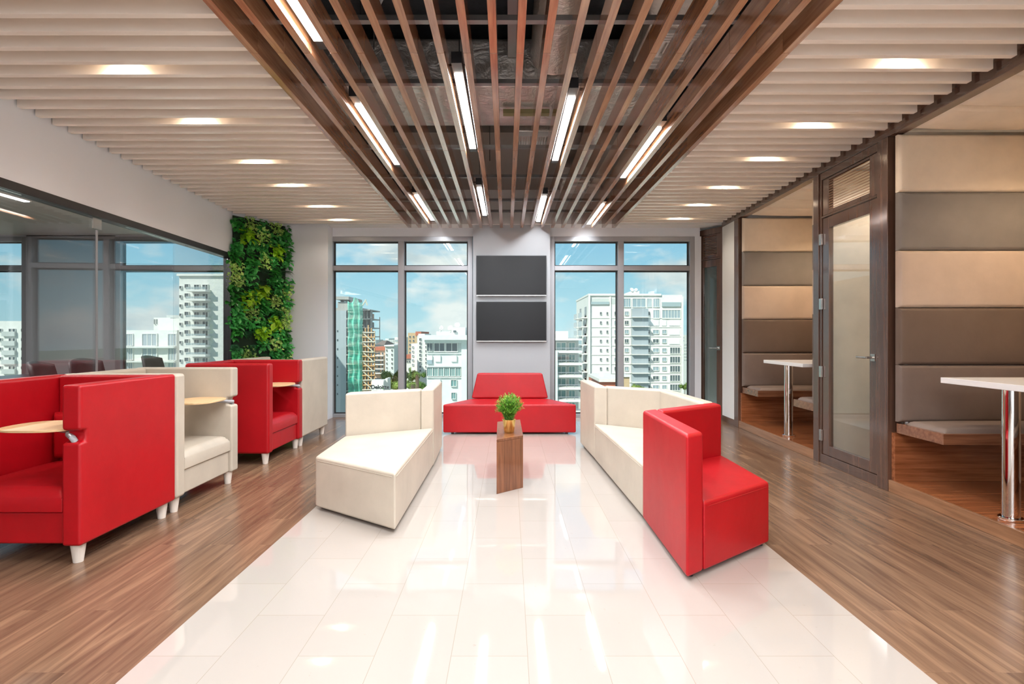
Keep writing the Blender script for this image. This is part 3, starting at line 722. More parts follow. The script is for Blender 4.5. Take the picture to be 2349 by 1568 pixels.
# ================================================================ RIGHT-HAND BOOTHS
struct(MB(SH).box(-.01,.08,2.26,7.78,2.86,3.03), 'trim_1', M_posty, .004)
for i, (a, b) in enumerate(((2.26,2.38),(4.24,4.352),(5.232,5.325),(7.18,7.32))):
    struct(MB(SH).box(-.012,.12,a,b,0,2.86), 'trim_%d' % (i+2), M_post, .004)
tn = 6
def booth(a, b, tag_):
    global tn
    dp = 1.34
    # platform, curb and timber skirting behind the bench
    MB(SH).box(.02,dp,a+.002,b-.002,0,.092).build('booth_platform', M_booth, bevel=.002, cat='platform', label='raised timber floor of the %s booth' % tag_)
    MB(SH).box(-.006,.018,a+.002,b-.002,0,.095).build('platform_edging', M_curb, bevel=.003, cat='edging', label='timber edging along the front of the %s booth floor' % tag_)
    for (ya, yb) in ((b-.042,b-.002),(a+.002,a+.042)):
        struct(MB(SH).box(.02,dp,ya,yb,.093,.475), 'trim_%d' % tn, M_booth); tn += 1
        struct(MB(SH).box(.125,dp,ya+.002,yb-.002,.476,2.86), 'wall_booth', M_white)
    hs = [.57,1.0235,1.477,1.930,2.391,2.85]; ks = ['seat','dark','mid','grey','cream']; nm = ['lowest, mole brown','dark brown','fawn','taupe grey','top cream']
    for k in range(5):
        MB(SH).pad(.02,dp,b-.095,b-.045,hs[k]+.0015,hs[k+1]-.0015,.014,'y-',r=.022).build('padded_wall_panel', M_band[ks[k]], cat='wall panel', group='padded panels in the %s booth' % tag_,
            label='%s padded panel on the far wall of the %s booth' % (nm[k], tag_))
        MB(SH).pad(.02,dp,a+.045,a+.095,hs[k]+.0015,hs[k+1]-.0015,.014,'y+',r=.022).build('padded_wall_panel', M_band[ks[k]], cat='wall panel', group='padded panels in the %s booth' % tag_,
            label='%s padded panel on the near wall of the %s booth' % (nm[k], tag_))
    q = (b-a-.19)/4
    for k in range(4):
        ya = b-.095-q*(k+1)
        MB(SH).pad(.085,dp,ya+.001,ya+q-.001,2.875,2.93,.035,'z-',r=.045).build('padded_ceiling_panel', M_band['ceil'], cat='ceiling panel', group='padded ceiling panels of the %s booth' % tag_,
            label='ivory padded ceiling panel in the %s booth, %s from its far wall' % (tag_, ordn(k+1)))
    for (ya, yb, w_) in ((b-.51,b-.043,'far'),(a+.043,a+.47,'near')):
        rr = thing('booth_bench', 'timber bench with brown seat pad on the %s side of the %s booth' % (w_, tag_), 'bench', (RX(ya)+.6,(ya+yb)/2,.478))
        m = MB(SH); m.box(.03,dp,ya,yb,.478,.556); m.build('bench_frame', M_bench, rr, bevel=.003)
        MB(SH).pad(.06,dp-.01,ya+(.02 if w_=='far' else .06),yb-(.06 if w_=='far' else .02),.557,.585,.016,'z+',r=.035).build('seat_pad', M_band['seat'], rr)
    cy = (a+b)/2 if tag_ == 'near' else 6.10
    cy = 3.32 if tag_ == 'near' else cy
    rr = thing('booth_table', 'white-topped table on a chrome post in the %s booth' % tag_, 'table', (RX(cy)+.6,cy,.093))
    MB(SH).box(.05,1.25,cy-.46,cy+.46,.915,.955).build('table_top', M_lam, rr, bevel=.003)
    x, y, _ = SH(.13, cy, 0)
    MB().cyl((x,y),.112,.914,.046,n=40).build('pole', M_chrome, rr)
    MB().lathe((x,y,.093),[(.0,.0),(.064,0),(.066,.004),(.066,.014),(.062,.018),(.0465,.018)],40).build('base_flange', M_chrome, rr)
    x2, y2, _ = SH(1.0, cy, 0)
    MB().cyl((x2,y2),.093,.914,.046,n=40).build('pole', M_chrome, rr)
    x, y, _ = SH(.95, (a+b)/2, 0)
    downlight(x, y, 'warm ceiling lamp inside the %s booth' % tag_, z=2.848, grp=None, energy=BOOTH_W, color=(1,.74,.48))
booth(2.38, 4.24, 'near'); booth(5.325, 7.18, 'far')

def door(name, P1, P2, glassm, hinge_far=True, z1=2.86, outside=False):
    """frame between plan points P1 (near) and P2 (far)"""
    P1, P2 = Vector((*P1,0)), Vector((*P2,0)); e = (P2-P1); W = e.length; e.normalize(); nn = Vector((e.y,-e.x,0))  # nn points into the corridor side?
    if nn.x > 0: nn = -nn
    tf = lambda u, v, z: tuple(P1+e*u-nn*v+Vector((0,0,z)))
    r = thing(name, None, None, tuple((P1+P2)/2), kind='structure')
    s = min(.105, W*.16)
    f = MB(tf); f.box(0,W,0,.07,0,.088); f.box(0,.03,0,.07,.088,z1); f.box(W-.03,W,0,.07,.088,z1); f.box(.03,W-.03,0,.07,2.79,z1); f.box(.03,W-.03,0,.07,2.412,2.432)
    f.build('door_frame', M_post, r, bevel=.003)
    lf = MB(tf); a, b = .034, W-.034
    lf.box(a,a+s,.01,.055,.092,2.408); lf.box(b-s,b,.01,.055,.092,2.408); lf.box(a+s,b-s,.01,.055,.092,.185); lf.box(a+s,b-s,.01,.055,2.30,2.408)
    lo = lf.build('door_leaf', M_post, r, bevel=.003)
    MB(tf).box(a+s,b-s,.030,.036,.185,2.30).build('glass', glassm, lo)
    g = MB(tf); g.box(a,a+s,.01,.055,2.436,2.788); g.box(b-s,b,.01,.055,2.436,2.788); g.box(a+s,b-s,.01,.055,2.436,2.475); g.box(a+s,b-s,.01,.055,2.765,2.788)
    gl = g.build('transom_frame', M_post, r, bevel=.003)
    n = 12
    for i in range(n):
        z = 2.485+i*(2.755-2.485)/(n-1)-.004
        m = MB(tf); m.add([(a+s,.012,z),(b-s,.012,z),(b-s,.05,z+.016),(a+s,.05,z+.016),(a+s,.012,z+.006),(b-s,.012,z+.006),(b-s,.05,z+.022),(a+s,.05,z+.022)],
                          [(0,3,2,1),(4,5,6,7),(0,1,5,4),(1,2,6,5),(2,3,7,6),(3,0,4,7)])
        m.build('louvre_blade', M_curb, gl)
    for z in (2.206,1.568,.90,.273):
        MB(tf).box(b-.012,b+.03,-.012,.008,z-.055,z+.055).build('hinge', M_nickel, lo, bevel=.003)
    h = MB(tf); u = a+s*.45
    h.box(u-.028,u+.028,-.002,.0095,1.04,1.10); h.tube([(u,-.002,1.07),(u,-.055,1.07)], .010, 12); h.tube([(u-.005,-.055,1.07),(u+.125,-.055,1.07)], .010, 12)
    h.build('door_handle', M_nickel, lo)
    return r
door('door_1', (RX(4.354),4.354), (RX(5.23),5.23), M_doorglass)
door('door_2', (RX(7.785),7.785), (2.93,8.19), M_doorglass2, z1=2.88)
struct(MB().prism([(3.75,7.75),(3.85,7.75),(3.35,8.9),(3.25,8.9)], 0, 3.0), 'wall_added_backing', M_white)  # pale room put in behind the far door, replacing bright reflections
struct(MB().prism([(2.955,8.225),(3.25,8.9),(3.35,8.9),(3.01,8.225)], 0, 3.0), 'wall_added_backing', M_white)
struct(MB().prism([(2.9,7.9),(3.9,7.9),(3.9,8.9),(2.9,8.9)], 3.02, 3.1), 'ceiling_added_backing', M_white)
downlight(3.35, 8.35, 'added lamp brightening the far timber glass door from behind', z=3.018, grp=None, energy=40, color=(.93,.97,1))  # lamp added so the glass of the far door looks bright
# room behind door 1
downlight(RX(4.8)+.55, 4.8, 'added lamp brightening the small room behind the timber glass door', z=2.93, grp=None, energy=26, color=(1,.9,.78))  # added lamp, lifts the dark view through the door glass
struct(MB(SH).box(.13,1.39,4.245,4.30,.0,2.9), 'wall_side_room', M_band['ceil'])
struct(MB(SH).box(.13,1.39,5.26,5.32,.0,2.9), 'wall_side_room', M_band['ceil'])
MB(SH).box(.9,1.38,4.31,5.25,.74,.78).build('desk', M_lam, cat='desk', label='white desk inside the small room behind the timber glass door')
struct(MB(SH).box(.0,1.39,4.2,5.4,2.93,2.99), 'ceiling_side_room', M_white)

# ================================================================ GLASS PARTITION + MEETING ROOM
gp = thing('glass_partition', 'long clear glass partition with black head rail on the left', 'partition', (LX(3.5),3.5,0))
def ls(y0, y1, o0, o1, z0, z1): return MB().prism([(LX(y0)+o0,y0),(LX(y1)+o0,y1),(LX(y1)+o1,y1),(LX(y0)+o1,y0)], z0, z1)
ls(-2.19, 7.128, .004, -.10, 2.300, 2.365).build('head_rail', M_black, gp)
ls(7.07, 7.127, .004, -.10, 0.0, 2.299).build('end_post', M_black, gp)
ls(-2.19, 7.069, .0, -.06, 0.0, .05).build('floor_rail', M_black, gp)
ys = [-1.15,.02,1.18,2.33,3.49,4.66,5.83,7.068]
for a, b in zip(ys[:-1], ys[1:]):
    ls(a+.004, b-.004, -.040, -.050, .051, 2.299).build('glass_pane', M_part, gp)
for y in (4.66,):
    ls(y-.05, y+.05, -.030, -.0395, 2.20, 2.298).build('patch_fitting', M_nickel, gp)
    ls(y-.012, y+.012, -.036, -.0395, .051, 2.19).build('edge_seal', M_alu, gp)
# meeting room shell
struct(B(-7.42,-6.05,YW,YW+.15,0,3.0), 'wall_meeting_back', simple('mid_grey_wall',(.36,.37,.385),.7))
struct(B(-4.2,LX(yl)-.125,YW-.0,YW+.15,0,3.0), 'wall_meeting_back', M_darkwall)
struct(B(-9.6,-4.05,YW,YW+.15,2.78,3.0), 'wall_meeting_back', M_grey)
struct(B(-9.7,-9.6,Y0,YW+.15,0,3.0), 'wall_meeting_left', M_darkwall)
struct(MB().prism([(-9.6,Y0),(LX(Y0)-.125,Y0),(LX(yl)-.125,yl),(LX(yl)-.125,YW),(-9.6,YW)], 2.80, 2.86), 'ceiling_meeting', M_white)
struct(B(-9.7,-3.5,Y0,YW+.15,3.0,3.2), 'ceiling_meeting_slab', M_slab)
window('window_3', -6.05, -4.2, None)
window('window_4', -9.55, -7.42, None)
def office_chair(label, loc, rz):
    r = thing('meeting_chair', label, 'chair', loc, 'dark chairs behind the glass partition', rz, local=True)
    m = MB(); n = 10; vs = []
    for i in range(n+1):
        for j in range(7):
            u = -1+2*i/n; t = j/6
            vs.append((u*.25*(1-.12*t), .22+.10*t-.10*u*u, .50+.50*t-.04*u*u*t))
    fs = [(i*7+j,(i+1)*7+j,(i+1)*7+j+1,i*7+j+1) for i in range(n) for j in range(6)]
    m.add(vs, fs); m.sm = True
    o = m.build('backrest', M_mesh, r); md = o.modifiers.new('thickness','SOLIDIFY'); md.thickness = .025
    MB().pad(-.24,.24,-.24,.22,.42,.47,.02,'z+',r=.03).build('seat', M_mesh, r, bevel=.01)
    MB().tube([(0,0,.08),(0,0,.419)],.03,12).build('gas_column', M_black, r)
    for k in range(5):
        a = 2*PI*k/5; MB().tube([(.03*math.cos(a),.03*math.sin(a),.09),(.28*math.cos(a),.28*math.sin(a),.062)],.016,8).build('base_arm', M_alu, r)
        MB().cyl((.27*math.cos(a),.27*math.sin(a)),0,.045,.022,n=12).build('caster', M_black, r)
    for s in (-1,1): MB().tube([(s*.25,.18,.52),(s*.29,.05,.66),(s*.29,-.15,.66),(s*.25,-.12,.45)],.012,8).build('armrest', M_alu, r)
M_mesh = simple('charcoal_fabric', (.05,.052,.056), .6, nscale=200)
office_chair('dark office chair behind the glass, leftmost', (-4.75,4.55,0), 2.6)
office_chair('dark office chair behind the glass, second from left', (-4.40,5.25,0), 1.9)
office_chair('dark office chair behind the glass, beside the meeting table', (-4.55,5.9,0), 1.5)
office_chair('dark office chair behind the glass, nearest the plant wall', (-4.35,6.75,0), 1.7)
r = thing('meeting_table', 'dark meeting table behind the glass partition', 'table', (-5.85,5.2,0))
B(-6.4,-5.3,3.6,6.9,.72,.75).build('table_top', simple('dark_laminate',(.05,.05,.055),.3), r, bevel=.004)
for y in (4.0,6.5): B(-6.1,-5.6,y-.04,y+.04,0,.719).build('table_leg', M_black, r)
r = thing('sprinkler', 'small white sprinkler head under the meeting room ceiling', 'sprinkler', (-4.25,4.75,2.73))
MB().cyl((-4.25,4.75),2.77,2.798,.03).build('escutcheon', M_white, r); m=MB().cyl((-4.25,4.75),2.735,2.769,.009,n=10); m.box(-4.275,-4.225,4.735,4.765,2.73,2.734); m.build('head', M_nickel, r)
ld = bpy.data.lights.new('meeting', 'AREA'); ld.shape = 'RECTANGLE'; ld.size = .1; ld.size_y = 2.4; ld.energy = 70; ld.color = (1,.97,.93)
r = thing('linear_light', 'slim light bar on the meeting room ceiling behind the glass', 'ceiling light', (-5.4,4.6,2.75))
B(-5.44,-5.36,3.3,5.9,2.757,2.799).build('housing', M_white, r); B(-5.43,-5.37,3.32,5.88,2.750,2.7565).build('diffuser', M_light, r)
lo = bpy.data.objects.new('lamp', ld); COL.objects.link(lo); lo.parent = r; lo.location = (0,0,-.02)

# ================================================================ CITY OUTSIDE
GZ = -32.0
def px(x, y, D): return ((x-VX)*D/F, D, H-(y-VY)*D/F)
def fmat(name, col, rough=.8): return simple(name, col, rough, nscale=4, nstr=.15, ndist=.03, var=.05)
C_white = fmat('white_render', (.74,.73,.69)); C_cool = fmat('cool_white_render', (.66,.70,.67)); C_conc = fmat('bare_concrete', (.36,.35,.33))
C_peach = fmat('peach_render', (.66,.44,.33)); C_tan = fmat('tan_render', (.56,.40,.24)); C_stone = fmat('stone_grey', (.52,.54,.52)); C_redroof = fmat('red_roof', (.50,.16,.10)); C_grey = fmat('grey_render', (.40,.42,.43))
def winmat(name, col): 
    m, nt, out = newmat(name); b = bsdf(nt, out, col, .12, 0, .7); return m
W_dark = winmat('dark_pane', (.10,.13,.14)); W_blue = winmat('blue_grey_pane', (.30,.38,.42)); W_teal = winmat('teal_pane', (.16,.30,.30)); W_shut = fmat('white_shutter', (.80,.81,.80)); W_mesh_ = winmat('grey_screen', (.36,.40,.43))
R_rail = winmat('glass_rail', (.34,.42,.44))
class Bld:
    def __init__(s, label, x0, x1, ytop, D, depth, mat, name='apartment_building', ybot=None):
        s.D = D; a = px(x0, ytop, D); b = px(x1, ytop, D); s.k = D/F
        s.r = thing(name, label, 'building', ((a[0]+b[0])/2, D+depth/2, GZ)); s.mat = mat; s.x0, s.x1, s.zt = a[0], b[0], a[2]
        B(a[0], b[0], D, D+depth, GZ, a[2]).build('walls', mat, s.r)
        s.cache = {}
    def rect(s, nm, mat, x0, x1, y0, y1, out=.12, inn=.0, key=True, parent=None):
        D = s.D; X0 = px(x0,0,D)[0]; X1 = px(x1,0,D)[0]; Z1 = px(0,y0,D)[2]; Z0 = px(0,y1,D)[2]
        k = (nm, mat.name, round(x1-x0,2), round(y1-y0,2), out)
        if k in s.cache:
            o = s.cache[k].copy(); COL.objects.link(o)
        else:
            w_, h_ = X1-X0, Z1-Z0
            m = MB().box(-w_/2,w_/2,-out,0,0,h_)
            o = m.build(nm, mat, s.r, origin=(0,0,0)); s.cache[k] = o
        o.parent = s.r; o.location = Vector(((X0+X1)/2, D-inn, Z0))-WL[s.r]
        return o
    def win(s, mat, x0, x1, y0, y1, bars=1):
        """window with sill and glazing bars in one mesh (frame lighter via sub part)"""
        D = s.D; X0 = px(x0,0,D)[0]; X1 = px(x1,0,D)[0]; Z1 = px(0,y0,D)[2]; Z0 = px(0,y1,D)[2]
        k = ('w', mat.name, round(x1-x0,2), round(y1-y0,2), bars)
        if k not in s.cache:
            w_, h_ = X1-X0, Z1-Z0; t = min(.09, w_*.08)
            fr = MB(); fr.box(-w_/2-t,-w_/2,-.14,0,-t,h_+t); fr.box(w_/2,w_/2+t,-.14,0,-t,h_+t); fr.box(-w_/2,w_/2,-.14,0,h_,h_+t); fr.box(-w_/2,w_/2,-.20,0,-t,0)
            for b_ in range(1, bars+1):
                xx = -w_/2+w_*b_/(bars+1); fr.box(xx-t*.4,xx+t*.4,-.10,0,0,h_)
            f = fr.build('window_frame', C_white, None, origin=(0,0,0)); COL.objects.unlink(f)
            g = MB().box(-w_/2,w_/2,-.06,0,0,h_).build('window', mat, None, origin=(0,0,0)); COL.objects.unlink(g)
            s.cache[k] = (f, g)
        f, g = s.cache[k]
        g2 = g.copy(); COL.objects.link(g2); g2.parent = s.r; g2.location = Vector(((X0+X1)/2, D, Z0))-WL[s.r]
        f2 = f.copy(); COL.objects.link(f2); f2.parent = g2; f2.location = (0,0,0)
        return g2
    def box(s, nm, mat, x0, x1, y0, y1, d0=0, d1=6):
        D = s.D; X0 = px(x0,0,D)[0]; X1 = px(x1,0,D)[0]; Z1 = px(0,y0,D)[2]; Z0 = px(0,y1,D)[2]
        return B(X0,X1,D+d0,D+d1,Z0,Z1).build(nm, mat, s.r)
    def balcony(s, x0, x1, y, h=6., out=1.2, mat=None):
        D = s.D; X0 = px(x0,0,D)[0]; X1 = px(x1,0,D)[0]; Z = px(0,y,D)[2]
        b = B(X0,X1,D-out,D,Z-.22,Z).build('balcony', C_white, s.r)
        m = MB(); hh = h*s.k
        m.box(X0,X1,D-out,D-out+.05,Z+hh-.06,Z+hh)
        if mat: m.box(X0+.05,X1-.05,D-out+.01,D-out+.04,Z+.05,Z+hh-.1)
        nb = max(3, int((X1-X0)/.6))
        for i in range(nb+1):
            xx = X0+(X1-X0-.04)*i/nb; m.box(xx,xx+.04,D-out,D-out+.04,Z,Z+hh-.06)
        m.build('railing', mat or M_alu, b)
    def dish(s, x, y, r_, tilt=.6, zf=1.):
        p = Vector(px(x,y,s.D)); p.y += 3; prof = [(0,0)]+[(r_*s.k*t/6, .25*r_*s.k*(t/6)**2) for t in range(1,7)]
        m = MB().lathe((0,0,0), prof, 20); R = Matrix.Rotation(tilt,4,'Y')@Matrix.Rotation(1.0,4,'X')
        m.v = [tuple((R@Vector(v))+p) for v in m.v]
        m.tube([p, p-Vector((0,0,r_*s.k*1.5))], .08, 6)
        m.build('satellite_dish', C_white, s.r)

# tower under construction with netting and scaffold
b = Bld('unfinished concrete tower wrapped in green netting, seen through the left window', 768, 831, 706, 70, 5, C_conc, name='tower_block')
b.box('stair_core', C_conc, 769, 795, 691, 706, 1, 6); b.box('roof_slab', C_conc, 766, 797, 679, 686, .5, 7); b.box('roof_column', C_conc, 770, 773, 686, 691, 2, 3); b.box('roof_column', C_conc, 791, 794, 686, 691, 2, 3)
b.box('glazed_strip', W_mesh_, 768, 796, 712, 960, -.35, 0)
for i in range(10):
    y = 712+i*20.5
    b.box('floor_slab', C_conc, 797, 851, y-2.5, y, -.6, 4.9)
    for x in (833, 841, 848.5): b.box('column', C_conc, x, x+1.6, y, y+18, .2, 1.0)
    b.box('infill_wall', C_conc if i%3 else C_peach, 834, 841, y+5, y+18, 3.5, 3.9)
    if i > 1: b.rect('opening', W_dark, 775, 777.5, y+4, y+8, .42)
m = MB(); D_ = 68.0
def netp(u, v):
    X0 = px(798,0,D_)[0]; X1 = px(831,0,D_)[0]; Z1 = px(0,688+6*math.sin(u*9),D_)[2]; Z0 = px(0,965,D_)[2]
    return (X0+(X1-X0)*u, D_-.25*math.sin(u*17)-.15*math.sin(v*40), Z1+(Z0-Z1)*v)
nu, nv = 24, 60
m.add([netp(i/nu,j/nv) for i in range(nu+1) for j in range(nv+1)], [(i*(nv+1)+j,(i+1)*(nv+1)+j,(i+1)*(nv+1)+j+1,i*(nv+1)+j+1) for i in range(nu) for j in range(nv)])
mt, nt, out = newmat('green_netting'); bs = N(nt, 'ShaderNodeBsdfDiffuse'); bs.inputs[0].default_value = (.18,.62,.48,1); tp = N(nt, 'ShaderNodeBsdfTransparent'); ms = N(nt, 'ShaderNodeMixShader')
v = coords(nt, scale=(1,1,1)); nn_ = noise(nt, v, .8, 5); rr_ = ramp(nt, [(.15,.15,.15),(.55,.55,.55)], [.4,.65]); L(nt, nn_.outputs[0], rr_.inputs[0]); L(nt, rr_.outputs[0], ms.inputs[0]); L(nt, bs.outputs[0], ms.inputs[1]); L(nt, tp.outputs[0], ms.inputs[2]); L(nt, ms.outputs[0], out.inputs[0])
m.build('safety_netting', mt, b.r)
M_scaf = simple('rusty_scaffold', (.62,.36,.16), .6); M_scaf2 = simple('pale_scaffold', (.62,.60,.48), .6)
for x in (832, 838, 845, 852, 859):
    p, q = px(x,745+abs(x-845),68.4), px(x,965,68.4); MB().tube([p,q], .09, 5).build('scaffold_pole', M_scaf, b.r)
for i in range(19):
    y = 762+i*11; MB().tube([px(831,y,68.2), px(860,y+random.uniform(-2,2),68.2)], .09, 5).build('scaffold_ledger', M_scaf if i%2 else M_scaf2, b.r)
for i in range(9):
    y = 765+i*22; MB().tube([px(834,y,68.0), px(857,y+20,68.0)], .07, 5).build('scaffold_brace', M_scaf2, b.r)
for i in range(14):
    y = 700+i*15; MB().tube([px(798,y,68.9), px(833,y+3*math.sin(i),68.9)], .09, 5).build('scaffold_ledger', M_scaf2, b.r)
for x, x2 in ((803,815),(812,818),(820,819),(832,840),(843,838)): MB().tube([px(x,700,70),px(x2,687,70)], .09, 5).build('reinforcing_rod', M_scaf2, b.r)

# office block close by with dishes
b = Bld('pale office building with flat cornice and roof dishes, seen through the left window', 979, 1120, 786, 45, 14, C_cool, name='office_building')
b.box('cornice', C_cool, 973, 1122, 768, 779, -1.1, 14.4); b.box('cornice_step', C_cool, 976, 1121, 779, 786, -.5, 14.2)
b.box('parapet', C_cool, 990, 1122, 759, 768, 3, 13); b.box('roof_house', C_white, 1032, 1064, 750, 768, 1.5, 7); b.rect('vent', W_dark, 1036, 1043, 757, 762, .1, -1.4)
b.dish(1000, 750, 6, .8); b.dish(1024, 751, 6.5, -.5); b.dish(1041, 744, 6.8, .1)
for a_, c_ in ((980,992),(997,1019.5),(1024,1049)): b.win(W_dark, a_, c_, 787, 805, 1)
for a_, c_ in ((980,992),(998,1011),(1035,1048)): b.rect('shutter', W_shut, a_, c_, 815, 829, .16)
b.rect('recessed_pane', W_blue, 980, 992, 825, 834, .18)
for i in range(6): b.win(W_teal, 980.5+13*i, 991.5+13*i, 843, 862, 2)
b.win(W_teal, 1035, 1047, 871, 885, 1); b.win(W_teal, 1036, 1045, 900, 914, 1); b.rect('shutter', W_shut, 997, 1011, 870, 884, .16); b.box('string_course', C_cool, 979, 1090, 809, 811, -.15, 0); b.box('string_course', C_cool, 979, 1090, 838, 841, -.25, 0); b.box('string_course', C_cool, 979, 1090, 864, 866, -.15, 0)
b.box('pilaster', C_cool, 1059, 1075, 786, 960, -.3, 0)

# balconied grey building right of the column
b = Bld('grey apartment building with glass balconies, left edge of the right window', 1230, 1327, 779, 50, 12, C_stone)
b.box('roof_house', C_tan if False else C_white, 1240, 1306, 759, 777, 1, 7); b.rect('vent', W_dark, 1268, 1274, 763, 772, .1, -.95); b.box('cornice', C_white, 1230, 1331, 776, 780, -1.2, 12)
for i in range(6):
    y = 803+27.3*i
    b.win(W_teal, 1277, 1297, y-17, y-1, 1); b.win(W_teal, 1305, 1318, y-17, y-1, 1); b.win(W_teal, 1252, 1268, y-17, y-1, 1)
    b.balcony(1245, 1331, y, 6.5, 1.3)
b.box('stone_pier', C_cool, 1267, 1276, 803, 960, -1.5, -.01)

# big white tower
b = Bld('big white apartment tower with grey glazed stack, filling the right window', 1350, 1565, 676, 95, 17, C_white, name='tower_block')
b.box('parapet', C_white, 1349, 1516, 673.5, 678, -.3, 17.2); b.box('roof_house', C_white, 1457, 1476, 664, 676, 3, 9); b.dish(1458, 661, 5, .4); b.dish(1468, 661, 4, -.4)
for i in range(10):
    y = 718.5+21.1*i
    for a_ in (1376, 1391): b.win(W_dark, a_, a_+4, y-3, y+3, 0)
    b.win(W_blue if i%3 else W_dark, 1409.5, 1416, y-4, y+4, 0)
    b.win(W_dark if i%2 else W_blue, 1433, 1441.5, y-4, y+4, 1)
    b.win(W_dark, 1485.5, 1490.5, y-4, y+4, 0)
    if i > 1: b.win(W_dark if i%2 else W_blue, 1497.5, 1510.5, y-4, y+4, 1); b.win(W_blue, 1519, 1528, y-4, y+4, 1)
    if i > 3: b.win(W_dark, 1537, 1559.5, y-6, y+7, 3)
    elif i in (2,3): b.rect('shutter', W_shut, 1535, 1559, y-6, y+7, .15)
    elif i == 1:
        for a_, c_ in ((1486,1511),(1518,1528),(1535,1559)): b.rect('shutter', W_shut, a_, c_, y-6, y+7, .15)
    b.rect('glazed_balcony', W_mesh_, 1447, 1484.5, y-10.5, y+8, .9)
    b.box('balcony_slab', C_white, 1446, 1485.5, y+8.2, y+10.2, -1.6, 0)
    b.box('string_course', C_white, 1350, 1566, y+10.2, y+11.2, -.12, 0)
    D2 = b.D; X = px(1350,0,D2)[0]; z = px(0,y+8,D2)[2]
    for d_ in (3.5, 10.5):
        bb = B(X-1.1, X-.01, D2+d_-2.2, D2+d_+2.2, z-.2, z).build('side_balcony', C_white, b.r)
        B(X-1.1, X-1.04, D2+d_-2.2, D2+d_+2.2, z+.001, z+.9).build('railing', R_rail, bb)
        B(X-.08, X-.005, D2+d_-1.0, D2+d_+1.0, z, z+2.0).build('side_window', W_dark, b.r)
for a_, c_ in ((1431,1446),(1451,1480),(1484.5,1494),(1498.5,1511.5)): b.win(W_blue, a_, c_, 685, 703.5, 2)
b.win(W_blue, 1498.5, 1511.5, 711, 730, 2); b.win(W_blue, 1519, 1560, 711, 730, 5); b.rect('terrace_opening', C_stone, 1355, 1397, 684, 697, .05); b.rect('glass_rail', R_rail, 1355, 1397, 692, 698, .3); b.rect('glass_rail', R_rail, 1518, 1561, 693, 703, .3); b.rect('terrace_opening', C_stone, 1402, 1412, 684, 697, .05)
b.box('fin', C_white, 1349, 1353, 676, 960, -.5, 0); b.box('fin', C_white, 1398, 1401, 680, 960, -.3, 0); b.box('fin', C_white, 1562, 1566, 680, 960, -.4, 0)
# small roof buildings in front
b = Bld('low house roof with satellite dish in front of the white tower', 1374, 1428, 874, 62, 8, C_redroof, name='house'); b.box('roof_edge', C_white, 1373, 1429, 868, 875, -.4, 8.2); b.dish(1389, 866, 6, .3)
b = Bld('small beige rooftop block in front of the white tower', 1430, 1444, 864, 58, 4, C_tan, name='roof_house'); b.box('coping', C_white, 1429, 1445, 861, 864, -.2, 4.2)
# mid-distance buildings of the left window
b = Bld('peach apartment block with white balconies beside the scaffold', 856, 883, 803, 110, 12, C_peach); b.box('roof', C_redroof, 855, 884, 795, 803, -.5, 12.5)
for i in range(5):
    for a_ in (859, 868, 876): b.win(W_dark, a_, a_+3.6, 808+i*10, 812.5+i*10, 0)
    b.box('balcony', C_white, 857, 882, 814+i*10, 816.2+i*10, -1.2, 0)
b = Bld('beige-grey apartment block right of the peach one', 883.5, 904, 794, 108, 12, C_cool); b.box('cornice', C_white, 882.5, 905, 791, 794, -.5, 12.5)
for i in range(5): b.win(W_dark, 886, 888.5, 801+i*10, 805+i*10, 0); b.win(W_dark, 898, 900.5, 801+i*10, 805+i*10, 0)
b = Bld('distant block with brown hipped roof behind the peach one', 860, 882, 791, 140, 12, C_stone); a_, c_ = px(859,0,140)[0], px(883,0,140)[0]; z = px(0,791,140)[2]
MB().prism([(a_,139.5),(c_,139.5),(c_,152.5),(a_,152.5)], z+.01, px(0,781,140)[2], [((a_+c_)/2-.6,145.5),((a_+c_)/2+.6,145.5),((a_+c_)/2+.6,146.5),((a_+c_)/2-.6,146.5)]).build('roof', fmat('brown_roof',(.22,.17,.14)), b.r)
b = Bld('white office block with blue window bands in the far distance', 905, 920, 773, 170, 14, C_white)
for i in range(6): b.win(W_blue, 906.5, 918.5, 779+i*9, 783+i*9, 3)
b = Bld('tan tower block with red roof edge in the distance', 936, 966, 763, 150, 14, C_tan); b.box('roof', C_redroof, 954, 967, 760, 769, -.6, 14)
for i in range(5): b.win(W_dark, 939, 942, 770+i*9, 774+i*9, 0); b.win(W_dark, 947, 950, 770+i*9, 774+i*9, 0)
b = Bld('white block with small square windows left of the pale office building', 957, 985, 769, 85, 12, C_white); b.box('roof_terrace', C_cool, 957, 972, 765, 769, 1, 8)
for i in range(9): b.win(W_dark, 962, 966.5, 775.5+i*9, 780+i*9, 0); b.win(W_dark, 976, 979, 775.5+i*9, 780+i*9, 0)
b = Bld('plain light grey block stepping down beside the white one', 943, 957, 788, 92, 10, C_white)
for i in range(5): b.win(W_blue, 945.5, 949, 794+i*10, 798+i*10, 0)
b = Bld('low house with red roof in the gap between the blocks', 926, 943, 822, 128, 8, C_white, name='house'); b.box('roof', C_redroof, 925, 944, 814, 822, -.5, 12)
for i in range(3): b.win(W_dark, 928+5*i, 931+5*i, 827, 831, 0)
random.seed(5)
